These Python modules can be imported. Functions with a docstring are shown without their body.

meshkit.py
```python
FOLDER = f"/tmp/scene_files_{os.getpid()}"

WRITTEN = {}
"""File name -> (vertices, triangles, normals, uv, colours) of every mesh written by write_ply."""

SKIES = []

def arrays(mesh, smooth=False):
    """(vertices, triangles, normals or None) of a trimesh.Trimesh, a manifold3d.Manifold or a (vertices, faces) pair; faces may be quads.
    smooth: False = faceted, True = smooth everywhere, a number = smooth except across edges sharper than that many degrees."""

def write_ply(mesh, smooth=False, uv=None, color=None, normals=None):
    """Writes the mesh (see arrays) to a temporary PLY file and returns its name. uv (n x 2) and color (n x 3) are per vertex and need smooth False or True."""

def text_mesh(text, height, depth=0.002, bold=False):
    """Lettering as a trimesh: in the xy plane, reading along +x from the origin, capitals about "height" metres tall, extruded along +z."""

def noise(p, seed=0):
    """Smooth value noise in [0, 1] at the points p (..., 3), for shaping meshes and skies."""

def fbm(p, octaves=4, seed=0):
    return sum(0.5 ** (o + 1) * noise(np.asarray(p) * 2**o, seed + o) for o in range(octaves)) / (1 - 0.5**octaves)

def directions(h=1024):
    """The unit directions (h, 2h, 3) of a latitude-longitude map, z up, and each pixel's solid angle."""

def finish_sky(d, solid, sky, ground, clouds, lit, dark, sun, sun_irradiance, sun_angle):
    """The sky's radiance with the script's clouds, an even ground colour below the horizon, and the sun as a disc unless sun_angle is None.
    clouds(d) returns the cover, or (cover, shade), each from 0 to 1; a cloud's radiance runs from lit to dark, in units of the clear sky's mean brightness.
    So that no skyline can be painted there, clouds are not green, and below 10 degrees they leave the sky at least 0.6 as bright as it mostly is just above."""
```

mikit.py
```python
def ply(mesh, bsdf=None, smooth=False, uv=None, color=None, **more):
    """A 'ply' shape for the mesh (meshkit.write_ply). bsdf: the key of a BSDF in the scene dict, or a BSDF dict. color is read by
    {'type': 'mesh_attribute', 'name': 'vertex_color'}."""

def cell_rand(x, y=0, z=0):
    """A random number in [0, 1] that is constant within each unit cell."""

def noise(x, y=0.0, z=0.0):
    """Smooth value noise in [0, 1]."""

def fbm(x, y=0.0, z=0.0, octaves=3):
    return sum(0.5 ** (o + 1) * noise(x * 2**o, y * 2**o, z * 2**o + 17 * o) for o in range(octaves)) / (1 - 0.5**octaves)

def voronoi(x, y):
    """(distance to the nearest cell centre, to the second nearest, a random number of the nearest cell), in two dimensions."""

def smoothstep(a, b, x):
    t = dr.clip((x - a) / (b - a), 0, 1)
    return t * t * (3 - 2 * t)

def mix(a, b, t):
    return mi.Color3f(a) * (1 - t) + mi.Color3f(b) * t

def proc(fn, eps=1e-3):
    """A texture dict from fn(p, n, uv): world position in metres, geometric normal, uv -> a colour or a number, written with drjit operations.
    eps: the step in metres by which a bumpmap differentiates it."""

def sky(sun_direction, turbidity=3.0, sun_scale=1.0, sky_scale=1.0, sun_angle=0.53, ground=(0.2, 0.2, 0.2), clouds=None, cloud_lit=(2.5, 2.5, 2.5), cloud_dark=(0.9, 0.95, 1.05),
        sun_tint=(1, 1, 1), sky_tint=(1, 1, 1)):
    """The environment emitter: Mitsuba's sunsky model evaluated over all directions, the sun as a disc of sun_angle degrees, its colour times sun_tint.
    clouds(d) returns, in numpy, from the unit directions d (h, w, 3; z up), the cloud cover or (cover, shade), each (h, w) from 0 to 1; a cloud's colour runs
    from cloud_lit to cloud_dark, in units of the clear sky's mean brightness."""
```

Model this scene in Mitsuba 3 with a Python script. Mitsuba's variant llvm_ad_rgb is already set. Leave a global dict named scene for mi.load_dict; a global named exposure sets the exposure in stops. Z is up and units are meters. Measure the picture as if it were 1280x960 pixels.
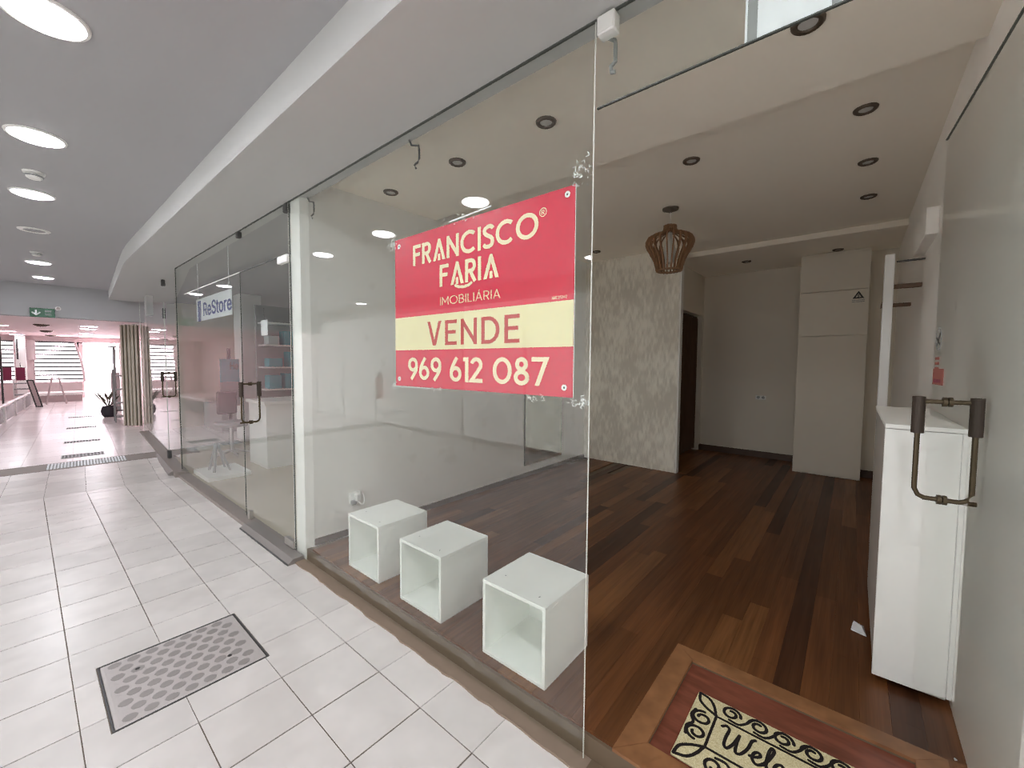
import math, random
import numpy as np, trimesh, shapely, shapely.affinity
import mitsuba as mi
import drjit as dr
import mikit, meshkit
from shapely.geometry import Polygon, LineString, box as sbox, Point
from shapely.ops import unary_union
from trimesh.creation import extrude_polygon

rng = random.Random(7)
T = mi.ScalarTransform4f
scene, labels = {}, {}

# ------------------------------------------------------------------ camera, light level
EYE = 1.42
YAW, PITCH, ROLL = map(math.radians, (39.85, 3.04, 0.415))
FOCAL = 511.0
fwd = np.array([-math.sin(YAW), math.cos(YAW), 0.0])
rgt = np.array([math.cos(YAW), math.sin(YAW), 0.0])
fw = fwd * math.cos(PITCH) - np.array([0, 0, 1.0]) * math.sin(PITCH)
up = np.array([0, 0, 1.0]) * math.cos(PITCH) + fwd * math.sin(PITCH)
up = up * math.cos(ROLL) - rgt * math.sin(ROLL)
cam = np.array([0, 0, EYE])
scene['camera'] = {'type': 'perspective', 'fov': math.degrees(2 * math.atan(640 / FOCAL)), 'fov_axis': 'x',
                   'near_clip': 0.02, 'far_clip': 100.0,
                   'to_world': T().look_at(origin=cam.tolist(), target=(cam + fw).tolist(), up=up.tolist())}
exposure = -0.47
LAMP = [138.0, 139.0, 146.0]         # ceiling discs
SHOPS = [0.80, 0.82, 0.80]           # lit shop windows across the corridor
DAY = [4.6, 3.9, 4.3]                # daylit windows at the far end of the corridor

# ------------------------------------------------------------------ materials
def rgb(*c): return {'type': 'rgb', 'value': list(c)}
def prin(key, c, rough=0.5, metal=0.0, spec=0.5, **k):
    b = {'type': 'principled', 'base_color': c if isinstance(c, dict) else rgb(*c), 'roughness': rough, 'metallic': metal, **k}
    if metal == 0.0: b['specular'] = spec
    scene[key] = {'type': 'twosided', 'bsdf': b}
    return key

N, F, MX = mikit.noise, mikit.fbm, mikit.mix
def tile_fn(tint):
    def fn(p, n, uv):
        a = F(p.x * 9, p.y * 9, p.z, 3)
        s = mikit.smoothstep(0.62, 0.8, F(p.x * 3 + 5, p.y * 3, 0.0, 4))
        c = MX((0.60 * tint, 0.572 * tint, 0.548 * tint), (0.69 * tint, 0.658 * tint, 0.633 * tint), a)
        return MX(c, (0.50, 0.47, 0.445), s * 0.35)
    return fn
TILES = [prin(f'tile_glaze_{i}', mikit.proc(tile_fn(t)), 0.28, spec=0.55) for i, t in enumerate((1.0, 0.94, 1.05))]
prin('grout', (0.145, 0.12, 0.10), 0.9)
def far_tile(p, n, uv):
    gx, gy = (p.x + 100) / 0.45, (p.y * 0.998 + 100 + p.x * 0.061) / 0.45
    fx, fy = gx - dr.floor(gx), gy - dr.floor(gy)
    line = dr.maximum(1 - mikit.smoothstep(0.0, 0.02, dr.minimum(fx, 1 - fx)), 1 - mikit.smoothstep(0.0, 0.02, dr.minimum(fy, 1 - fy)))
    c = MX((0.62, 0.575, 0.57), (0.70, 0.66, 0.65), mikit.cell_rand(gx, gy))
    return MX(c, (0.42, 0.37, 0.36), line * 0.7)
prin('far_tile', mikit.proc(far_tile), 0.22, spec=0.6)

def wood_fn(dark, light):
    def fn(p, n, uv):
        g = F(p.x * 55, p.y * 2.2, 3.0, 4)
        f = N(p.x * 260, p.y * 9, 1.0)
        b = F(p.x * 8, p.y * 1.1, 9.0, 2)
        return MX(dark, light, dr.clip(0.55 * g + 0.2 * f + 0.45 * b - 0.1, 0, 1))
    return fn
WOOD = [prin(f'plank_wood_{i}', mikit.proc(wood_fn(d, l)), 0.40, spec=0.35) for i, (d, l) in enumerate((
    ((0.054, 0.018, 0.006), (0.165, 0.062, 0.020)), ((0.085, 0.032, 0.010), (0.255, 0.105, 0.036)),
    ((0.028, 0.009, 0.004), (0.088, 0.031, 0.011)), ((0.066, 0.022, 0.008), (0.200, 0.074, 0.024))))]
def frame_wood(p, n, uv):
    g = F(p.x * 14, p.y * 14, 3.0, 4)
    return MX((0.15, 0.062, 0.024), (0.33, 0.155, 0.066), g)
prin('frame_wood', mikit.proc(frame_wood), 0.4)
def red_wood(p, n, uv):
    g = F(p.x * 9, p.y * 40, 3.0, 4)
    return MX((0.11, 0.03, 0.016), (0.27, 0.085, 0.05), g)
prin('recess_wood', mikit.proc(red_wood), 0.4)
def plaster(p, n, uv):
    a = F(p.x * 6, p.y * 6, p.z * 2.2, 4)
    b = F(p.x * 38, p.y * 38, p.z * 10, 3)
    s = mikit.smoothstep(0.34, 0.70, 0.5 * a + 0.5 * b)
    return MX((0.66, 0.62, 0.54), (0.88, 0.845, 0.75), s)
prin('mottled_plaster', mikit.proc(plaster), 0.65)
def scuffed(p, n, uv):
    s = mikit.smoothstep(0.66, 0.80, F(p.x * 7, p.y * 7, p.z * 5, 4))
    return MX((0.82, 0.81, 0.78), (0.66, 0.63, 0.58), s * 0.25)
prin('wall_white', mikit.proc(scuffed), 0.6)
prin('wall_bright', (0.90, 0.88, 0.84), 0.5)
prin('white_paint', (0.70, 0.645, 0.555), 0.6)
prin('shop_ceiling', (0.90, 0.84, 0.74), 0.75, spec=0.3)
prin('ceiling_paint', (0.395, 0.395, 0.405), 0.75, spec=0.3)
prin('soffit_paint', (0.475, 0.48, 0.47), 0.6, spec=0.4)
prin('white_laminate', (0.84, 0.85, 0.82), 0.35)
prin('white_satin', (0.80, 0.80, 0.78), 0.4)
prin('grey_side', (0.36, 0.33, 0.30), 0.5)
prin('brown_curb', (0.125, 0.088, 0.055), 0.6)
prin('mortar', (0.235, 0.175, 0.13), 0.85)
prin('sill_stone', (0.27, 0.235, 0.215), 0.5)
prin('dark_wood', (0.07, 0.035, 0.02), 0.45)
prin('black', (0.015, 0.014, 0.013), 0.5)
prin('dark_grey', (0.06, 0.06, 0.06), 0.45)
prin('mid_grey', (0.30, 0.31, 0.31), 0.5)
prin('steel', (0.62, 0.61, 0.60), 0.32, 0.9)
prin('brushed_steel', (0.55, 0.53, 0.50), 0.42, 0.85)
prin('tread_steel', (0.31, 0.285, 0.275), 0.5, 0.3)
prin('plate_steel', (0.52, 0.485, 0.475), 0.5, 0.3)
prin('dull_metal', (0.27, 0.25, 0.235), 0.5, 0.4)
prin('bronze', (0.10, 0.076, 0.046), 0.4, 0.7)
prin('bronze_grip', (0.048, 0.033, 0.024), 0.5, 0.2)
prin('spot_rim', (0.10, 0.075, 0.055), 0.4, 0.5)
prin('spot_lens', (0.52, 0.51, 0.49), 0.25)
prin('lamp_wood', (0.24, 0.125, 0.060), 0.5)
prin('bulb_white', (0.55, 0.53, 0.48), 0.3)
prin('sign_red', (0.62, 0.030, 0.065), 0.35)
prin('sign_cream', (0.74, 0.67, 0.41), 0.4)
prin('sign_ink', (0.82, 0.71, 0.50), 0.4)
prin('sign_red_ink', (0.47, 0.05, 0.045), 0.4)
prin('tape', (0.80, 0.82, 0.80), 0.35)
def mat_fn(p, n, uv):
    a = N(p.x * 420, p.y * 420, 0.0)
    return MX((0.50, 0.43, 0.23), (0.72, 0.66, 0.43), a)
prin('coir', mikit.proc(mat_fn), 0.95, spec=0.1)
prin('mat_black', (0.018, 0.015, 0.014), 0.9, spec=0.1)
prin('curtain_brown', (0.085, 0.048, 0.032), 0.9, spec=0.1)
prin('curtain_beige', (0.52, 0.48, 0.41), 0.9, spec=0.1)
prin('pale_wood', (0.50, 0.44, 0.35), 0.4)
prin('green_sign', (0.03, 0.095, 0.055), 0.5)
prin('navy_ink', (0.045, 0.05, 0.22), 0.4)
prin('banner_white', (0.80, 0.82, 0.84), 0.5)
prin('teal', (0.06, 0.32, 0.37), 0.5)
prin('pale_teal', (0.50, 0.62, 0.62), 0.5)
prin('red_print', (0.36, 0.12, 0.10), 0.5)
prin('maroon', (0.22, 0.02, 0.07), 0.5)
prin('extinguisher_red', (0.55, 0.03, 0.03), 0.3)
prin('pot_black', (0.03, 0.025, 0.035), 0.5)
prin('leaf', (0.11, 0.10, 0.07), 0.6)
prin('pink_grey', (0.50, 0.42, 0.42), 0.6)
prin('rack_wood', (0.16, 0.095, 0.06), 0.5)
prin('glass_edge', (0.62, 0.63, 0.58), 0.25)
prin('dim_edge', (0.36, 0.38, 0.34), 0.3)
prin('edge_dark', (0.07, 0.078, 0.07), 0.4)
prin('far_ceiling', (0.70, 0.58, 0.58), 0.6)
scene['clear_glass'] = {'type': 'thindielectric', 'int_ior': 1.52, 'specular_transmittance': rgb(0.935, 0.97, 0.95)}
scene['mirror'] = {'type': 'twosided', 'bsdf': {'type': 'conductor', 'material': 'none', 'specular_reflectance': rgb(0.80, 0.83, 0.79)}}
prin('lamp_face', (0.9, 0.9, 0.9), 0.5)

# ------------------------------------------------------------------ helpers
def numbered(key):
    used = lambda k: k in scene or k in labels or any(s.startswith(k + '__') for s in scene)
    if not used(key): return key
    i = 1
    while used(f'{key}_{i:03d}'): i += 1
    return f'{key}_{i:03d}'
def cat(ms): return trimesh.util.concatenate(ms)
def bx(x0, x1, y0, y1, z0, z1):
    m = trimesh.creation.box(extents=(x1 - x0, y1 - y0, z1 - z0)); m.apply_translation(((x0 + x1) / 2, (y0 + y1) / 2, (z0 + z1) / 2)); return m
def cbx(x0, x1, y0, y1, z0, z1, b=0.003):
    pts = []
    c = np.array([(x0 + x1) / 2, (y0 + y1) / 2, (z0 + z1) / 2]); h = np.array([x1 - x0, y1 - y0, z1 - z0]) / 2
    for sx in (-1, 1):
        for sy in (-1, 1):
            for sz in (-1, 1):
                s = np.array([sx, sy, sz])
                for k in range(3):
                    d = h - b; d[k] = h[k]; pts.append(c + s * d)
    return trimesh.convex.convex_hull(np.array(pts))
def prism(poly, z0, z1):
    ps = [poly] if poly.geom_type == 'Polygon' else [g for g in poly.geoms if g.geom_type == 'Polygon']
    out = []
    for g in ps:
        if g.area < 1e-7: continue
        m = extrude_polygon(g, z1 - z0, engine='earcut'); m.apply_translation((0, 0, z0)); out.append(m)
    return cat(out)
def cyl(r, p0, p1, n=20):
    return trimesh.creation.cylinder(radius=r, segment=(np.array(p0, float), np.array(p1, float)), sections=n)
def tube(pts, r, n=10):
    p = np.asarray(pts, float); t = np.gradient(p, axis=0); t /= np.linalg.norm(t, axis=1, keepdims=True) + 1e-12
    a = np.cross(t, np.where(np.abs(t[:, 2:]) < 0.9, [0, 0, 1.0], [1.0, 0, 0])); a /= np.linalg.norm(a, axis=1, keepdims=True)
    b = np.cross(t, a); ang = np.arange(n) * 2 * np.pi / n
    rr = np.broadcast_to(r, (len(p),))[:, None, None]
    v = (p[:, None] + rr * (np.cos(ang)[None, :, None] * a[:, None] + np.sin(ang)[None, :, None] * b[:, None])).reshape(-1, 3)
    f = []
    for i in range(len(p) - 1):
        for j in range(n):
            q = (i * n + j, i * n + (j + 1) % n, (i + 1) * n + (j + 1) % n, (i + 1) * n + j)
            f += [(q[0], q[1], q[2]), (q[0], q[2], q[3])]
    for s, base in ((1, 0), (-1, (len(p) - 1) * n)):
        for j in range(1, n - 1): f.append((base, base + j + 1, base + j) if s > 0 else (base, base + j, base + j + 1))
    return trimesh.Trimesh(v, np.array(f), process=False)
def lathe(prof, at=(0, 0, 0), n=28):
    m = trimesh.creation.revolve(np.array(prof, float), sections=n); m.apply_translation(at); return m
def obj(name, mesh, mat, parent=None, smooth=False, raw=False, **more):
    key = name if raw else numbered((parent + '__' if parent else '') + name)
    scene[key] = mikit.ply(mesh, mat, smooth, **more)
    return key
def put(name, shape, parent, mat, M):
    key = numbered(parent + '__' + name)
    scene[key] = {**shape, 'bsdf': {'type': 'ref', 'id': mat}, 'to_world': M}
    return key
def thing(name, label, cat_, group=None):
    key = numbered(name); labels[key] = {'label': label, 'category': cat_}
    if group: labels[key]['group'] = group
    return key
def single(name, mesh, mat, label, cat_, group=None, smooth=False):
    key = thing(name, label, cat_, group); scene[key] = mikit.ply(mesh, mat, smooth); return key
def struct(name, mesh, mat, label, smooth=False):
    key = numbered(name); labels[key] = {'label': label, 'kind': 'structure'}
    if mesh is not None: scene[key] = mikit.ply(mesh, mat, smooth)
    return key
def part_label(key, text): labels[key] = {'label': text}
def stuff(key, label=None):
    labels[key] = {**labels.get(key, {}), 'kind': 'stuff', **({'label': label} if label else {})}

# far part of the corridor turns by 3.5 degrees: u along it, v across it
BEND = math.radians(3.5)
O2 = np.array([-6.3, 0.0]); U2 = np.array([-math.cos(BEND), math.sin(BEND)]); V2 = np.array([math.sin(BEND), math.cos(BEND)])
def far_map(mesh):
    v = np.array(mesh.vertices); w = v.copy()
    w[:, :2] = O2 + v[:, :1] * U2 + v[:, 1:2] * V2
    m = trimesh.Trimesh(w, np.array(mesh.faces)[:, ::-1], process=False); return m
def fbx(*a): return far_map(bx(*a))
def FP(u, v, z): q = O2 + u * U2 + v * V2; return np.array([q[0], q[1], z])
RISE = 0.04
# lettering on a plane: origin, direction of reading, outward normal
def letter_place(mesh, origin, xd, nd):
    v = np.array(mesh.vertices); xd = np.array(xd, float); nd = np.array(nd, float)
    w = np.array(origin, float) + v[:, :1] * xd + v[:, 1:2] * np.array([0, 0, 1.0]) + v[:, 2:3] * nd
    return trimesh.Trimesh(w, mesh.faces, process=False)
def fit_text(text, w, h, depth=0.001, bold=True):
    m = meshkit.text_mesh(text, h, depth, bold)
    lo, hi = m.bounds; m.apply_translation((-lo[0], -lo[1] if not set('Qgjpqy,') & set(text) else 0, -lo[2]))
    m.apply_scale((w / (hi[0] - lo[0]), h / (hi[1] - lo[1]) if not set('Qgjpqy,') & set(text) else 1, 1)); return m
def catmull(pts, k=8):
    p = np.array([pts[0]] + list(pts) + [pts[-1]], float); out = []
    for i in range(1, len(p) - 2):
        for t in np.linspace(0, 1, k, endpoint=False):
            out.append(0.5 * (2 * p[i] + (p[i + 1] - p[i - 1]) * t + (2 * p[i - 1] - 5 * p[i] + 4 * p[i + 1] - p[i + 2]) * t**2 + (3 * p[i] - p[i - 1] - 3 * p[i + 1] + p[i + 2]) * t**3))
    out.append(p[-2]); return np.array(out)

GY = 1.235                 # plane of the shop fronts
FS = 0.10                  # shop floor above the corridor
XL, XR, YB = -2.86, 0.34, 6.67

# ------------------------------------------------------------------ corridor floor: slab and tiles
ground = Polygon([(6, -2.75), (6, 1.19), tuple(FP(0, 1.19, 0)[:2]), tuple(FP(0, -2.75, 0)[:2])])
mh = sbox(-2.616, 0.170, -2.108, 0.712)
gv = [prism(ground.difference(mh), -0.08, -0.0018)]
q = far_map(trimesh.Trimesh([(0, -2.75, -.0018), (0, 1.35, -.0018), (1.3, 1.35, RISE - .0018), (1.3, -2.75, RISE - .0018)], [(0, 2, 1), (0, 3, 2)], process=False))
gv.append(q)
struct('floor', cat(gv), 'grout', 'corridor floor of pale square tiles with brown joints')
P = 0.3022
tshape = mikit.ply(cat([trimesh.convex.convex_hull(np.array([(sx * (0.1482 - i), sy * (0.1490 - i), z) for sx in (-1, 1) for sy in (-1, 1) for i, z in ((0, -0.006), (0, -0.0012), (0.0012, 0.0))]))]), TILES[0])
ntile = 0
for i in range(-15, 11):
    for j in range(-6, 5):
        x0, y0 = -1.917 + i * P, 0.092 + j * P
        if x0 > 0.85: continue
        cell = sbox(x0 + 0.0014, y0 + 0.0014, x0 + P - 0.0014, y0 + P - 0.0014)
        vis = y0 + P > 0.03 * x0 - 0.45
        if not vis: continue
        c2 = cell.intersection(ground).difference(mh.buffer(0.004, join_style=2))
        if c2.area < 2e-4: continue
        ntile += 1
        mt = TILES[rng.choice((0, 0, 1, 2))]; dz = rng.uniform(-0.0004, 0.0004)
        if c2.area > cell.area * 0.999: put('tile', tshape, 'floor', mt, T().translate([x0 + P / 2, y0 + P / 2, dz]))
        else: obj('tile', prism(c2, -0.006, dz), mt, 'floor')
rest = unary_union([sbox(-1.917 + i * P + .0014, .092 + j * P + .0014, -1.917 + (i + 1) * P - .0014, .092 + (j + 1) * P - .0014) for i in range(-15, 27) for j in range(-10, 5)
                    if -1.917 + i * P > 0.85 or not (.092 + j * P + P > 0.03 * (-1.917 + i * P) - 0.45)]).intersection(ground)
stuff(obj('tile_rows', prism(rest, -0.006, 0.0), TILES[0], 'floor'))
for i in range(4):
    for j in range(-2, 5):
        u0, v0 = 0.006 + i * 0.322, 0.092 + j * P
        v1 = min(v0 + P, 1.22)
        if v1 - v0 < 0.03: continue
        m = bx(u0, u0 + 0.316, v0 + .0014, v1 - .0014, -0.006, 0.0); v = np.array(m.vertices); v[:, 2] += RISE * v[:, 0] / 1.3
        obj('tile', far_map(trimesh.Trimesh(v, m.faces, process=False)), TILES[rng.choice((0, 1, 2))], 'floor'); ntile += 1
rr_ = []
for i in range(4):
    for j in range(-9, -2):
        u0, v0 = 0.006 + i * 0.322, 0.092 + j * P
        m = bx(u0, u0 + 0.316, v0 + .0014, v0 + P - .0014, -0.006, 0.0); v = np.array(m.vertices); v[:, 2] += RISE * v[:, 0] / 1.3
        rr_.append(far_map(trimesh.Trimesh(v, m.faces, process=False)))
stuff(obj('tile_rows', cat(rr_), TILES[0], 'floor'))
struct('floor', fbx(1.3, 1.78, -2.75, 1.6, -0.05, RISE), 'sill_stone', 'stone band across the corridor at the top of the ramp')
struct('floor', fbx(1.78, 16.5, -3.4, 2.6, -0.05, RISE), 'far_tile', 'glossy pale floor of the far hall')

# manhole cover
k = thing('manhole_cover', 'square steel tread-plate access cover set in the corridor tiles', 'manhole cover')
obj('frame', prism(mh.difference(mh.buffer(-0.006, join_style=2)), -0.03, 0.001), 'dark_grey', k)
obj('plate', cbx(-2.608, -2.116, 0.178, 0.704, -0.03, 0.001, 0.003), 'plate_steel', k)
bm = []
for i in range(9):
    for j in range(8):
        cx, cy = -2.575 + i * 0.053, 0.225 + j * 0.066 + (i % 2) * 0.033
        if cy > 0.675: continue
        t = np.linspace(0, 2 * np.pi, 20, endpoint=False)
        pts = np.c_[cx + 0.021 * np.sin(t) * np.abs(np.sin(t)) ** 0.2, cy + 0.024 * np.cos(t)]
        bm.append(prism(Polygon(pts), 0.0, 0.0025))
stuff(obj('raised_tread', cat(bm), 'tread_steel', k), 'darker oval tread pattern')
wm = []
for i in range(64):
    x = -2.598 + i * 0.0075
    wm.append(bx(x, x + 0.002, 0.19, 0.692, 0.0005, 0.0017))
stuff(obj('fine_rib', cat(wm), 'plate_steel', k))
for (x, y) in ((-2.25, 0.59), (-2.47, 0.29)): obj('lifting_hole', cyl(0.009, (x, y, 0.0), (x, y, 0.0032), 12), 'black', k)

# drains in the far floor
for n, (u, w) in enumerate(((2.2, 0.28), (3.66, 0.22), (5.67, 0.22), (7.88, 0.22))):
    words = ('widest slotted floor drain just beyond the stone band', 'second slotted floor drain from the stone band', 'third slotted floor drain from the stone band', 'farthest slotted floor drain before the planter')
    k = thing('floor_drain', words[n], 'drain')
    obj('frame', far_map(prism(sbox(u - w / 2, 0.17, u + w / 2, 0.60).difference(sbox(u - w / 2 + .012, 0.182, u + w / 2 - .012, 0.588)), RISE - 0.01, RISE + 0.003)), 'mid_grey', k)
    obj('channel', fbx(u - w / 2 + .01, u + w / 2 - .01, 0.18, 0.59, RISE - 0.01, RISE + 0.0008), 'dark_grey', k)
    for q in range(11): obj('bar', fbx(u - w / 2 + .012, u + w / 2 - .012, 0.196 + q * .036, 0.21 + q * .036, RISE - .01, RISE + .003), 'mid_grey', k)
k = thing('drain_grate', 'long slatted drain grate lying in the stone band across the corridor', 'drain')
obj('channel', fbx(1.36, 1.74, 0.06, 0.80, RISE - .01, RISE + .0008), 'mid_grey', k)
for q in range(25): obj('bar', fbx(1.36, 1.74, 0.064 + q * .0295, 0.080 + q * .0295, RISE - .01, RISE + .004), 'banner_white', k)

# ------------------------------------------------------------------ corridor ceiling, soffit, header, side walls
zc = 2.70
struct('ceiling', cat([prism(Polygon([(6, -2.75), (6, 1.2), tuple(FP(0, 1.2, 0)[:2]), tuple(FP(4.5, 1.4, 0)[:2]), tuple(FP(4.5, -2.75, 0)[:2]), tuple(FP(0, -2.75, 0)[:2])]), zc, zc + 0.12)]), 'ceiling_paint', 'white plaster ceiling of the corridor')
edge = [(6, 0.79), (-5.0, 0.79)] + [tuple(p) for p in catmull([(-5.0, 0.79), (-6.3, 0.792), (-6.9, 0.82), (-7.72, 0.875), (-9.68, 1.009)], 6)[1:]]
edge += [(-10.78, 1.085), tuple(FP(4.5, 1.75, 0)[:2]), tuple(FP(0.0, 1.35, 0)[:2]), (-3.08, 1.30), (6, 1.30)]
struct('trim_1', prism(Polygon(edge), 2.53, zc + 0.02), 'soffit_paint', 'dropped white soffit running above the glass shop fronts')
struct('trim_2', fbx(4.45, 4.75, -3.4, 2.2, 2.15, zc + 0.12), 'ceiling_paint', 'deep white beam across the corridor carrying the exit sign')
single('beam_end_block', fbx(3.2, 3.5, 1.222, 1.31, 2.19, 2.53), 'white_satin', 'small white boxed corner behind the far glass where it meets the deep beam', 'bulkhead')
struct('ceiling', fbx(4.75, 16.5, -3.4, 2.6, 2.20, 2.32), 'far_ceiling', 'low ceiling of the far hall')
struct('wall_right', bx(5.9, 6.1, -2.75, 1.3, 0, 2.8), 'white_paint', 'end wall of the corridor behind the photographer')
struct('wall_left', bx(-13.0, 6.0, -2.9, -2.75, -0.05, 2.8), 'white_paint', 'opposite wall of the corridor')
# opposite shop front: white frames and pale panels (seen as reflections in the glass)
k = struct('window_7', None, None, 'white framed shop front on the opposite side of the corridor')
for i in range(13):
    x = -12.75 + i * 1.45
    obj('mullion', cbx(x - .02, x + .02, -2.75, -2.70, 0.06, 2.55), 'white_satin', k)
    if i < 12:
        m = trimesh.Trimesh([(x + .02, -2.72, .06), (x + 1.43, -2.72, .06), (x + 1.43, -2.72, 2.42), (x + .02, -2.72, 2.42)], [(0, 2, 1), (0, 3, 2)], process=False)
        obj('lit_pane', m, 'lamp_face', k, emitter={'type': 'area', 'radiance': rgb(*[c * (1.0 if x > -6.5 else 0.62) for c in SHOPS])})
obj('rail', cbx(-12.8, 4.7, -2.75, -2.69, 2.42, 2.53), 'white_satin', k)
obj('plinth', cbx(-12.8, 4.7, -2.75, -2.70, 0.0, 0.06), 'white_satin', k)

# corridor lamps
def face_down(r, z, n=36):
    a = np.arange(n) * 2 * np.pi / n
    v = np.vstack([np.c_[r * np.cos(a), r * np.sin(a), np.full(n, z)], [[0, 0, z]]])
    return trimesh.Trimesh(v, [(n, (i + 1) % n, i) for i in range(n)], process=False)
DOME = trimesh.Trimesh(*(lambda n, rr: (np.array([(r * math.cos(a), r * math.sin(a), z) for r, z in rr for a in np.arange(n) * 2 * np.pi / n] + [(0, 0, -.020)]), [f for j in range(len(rr) - 1) for i in range(n) for f in ((j * n + i, (j + 1) * n + i, (j + 1) * n + (i + 1) % n), (j * n + i, (j + 1) * n + (i + 1) % n, j * n + (i + 1) % n))] + [((len(rr) - 1) * n + i, len(rr) * n, (len(rr) - 1) * n + (i + 1) % n) for i in range(n)]))(30, [(.109, -.004), (.104, -.013), (.09, -.018)]), process=False)
rim_mesh = lathe([(0.108, 0.0), (0.108, -0.004), (0.112, -0.008), (0.122, -0.006), (0.125, 0.0)], n=36)
rim_shape = mikit.ply(rim_mesh, 'white_satin', 40)
def ceiling_lamp(x, y, z, label, group=None, power=1.0, s=1.0):
    k = thing('ceiling_lamp', label, 'lamp', group)
    M = T().translate([x, y, z]).scale([s, s, s])
    scene[k + '__rim'] = {**rim_shape, 'to_world': M}
    scene[k + '__diffuser'] = mikit.ply(DOME, 'lamp_face', True, to_world=M, emitter={'type': 'area', 'radiance': rgb(*[c * power for c in LAMP])})
    return k
vis = ((-2.37, 'largest and nearest round ceiling lamp over the corridor'), (-3.67, 'second round ceiling lamp from the front of the corridor'),
       (-4.95, 'third round ceiling lamp, just before the round vent'), (-8.36, 'fourth round ceiling lamp, beyond the second smoke detector'), (-9.83, 'last round ceiling lamp in front of the deep beam'))
for x, t in vis: ceiling_lamp(x, 0.10 if x > -6 else 0.19 + (x + 8.36) * -0.05, zc, t)
for x in (-1.08, 0.21, 1.50, 2.80, 4.10): ceiling_lamp(x, 0.10, zc, 'round ceiling lamp over the corridor beside the photographer', 'lamps out of the picture')
for x, y in ((-2.46, -2.0), (0.4, -2.0), (3.0, -2.0), (-8.43, -2.4)): ceiling_lamp(x, y, zc, 'round ceiling lamp near the opposite shop front', 'lamps out of the picture')
farl = [(7.6, .58, 'nearest'), (8.8, .58, 'second'), (11.6, .57, 'third'), (13.8, .57, 'farthest')]
for u, v, t in farl:
    p = FP(u, v, 2.20); ceiling_lamp(p[0], p[1], p[2], f'{t} round lamp of the right row in the far hall', None, 0.30, 1.35)
for u, v, t in ((8.8, -.85, 'nearest'), (11.9, -.95, 'second'), (14.2, -.95, 'farthest')):
    p = FP(u, v, 2.20); ceiling_lamp(p[0], p[1], p[2], f'{t} round lamp of the left row in the far hall', None, 0.30, 1.35)
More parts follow.
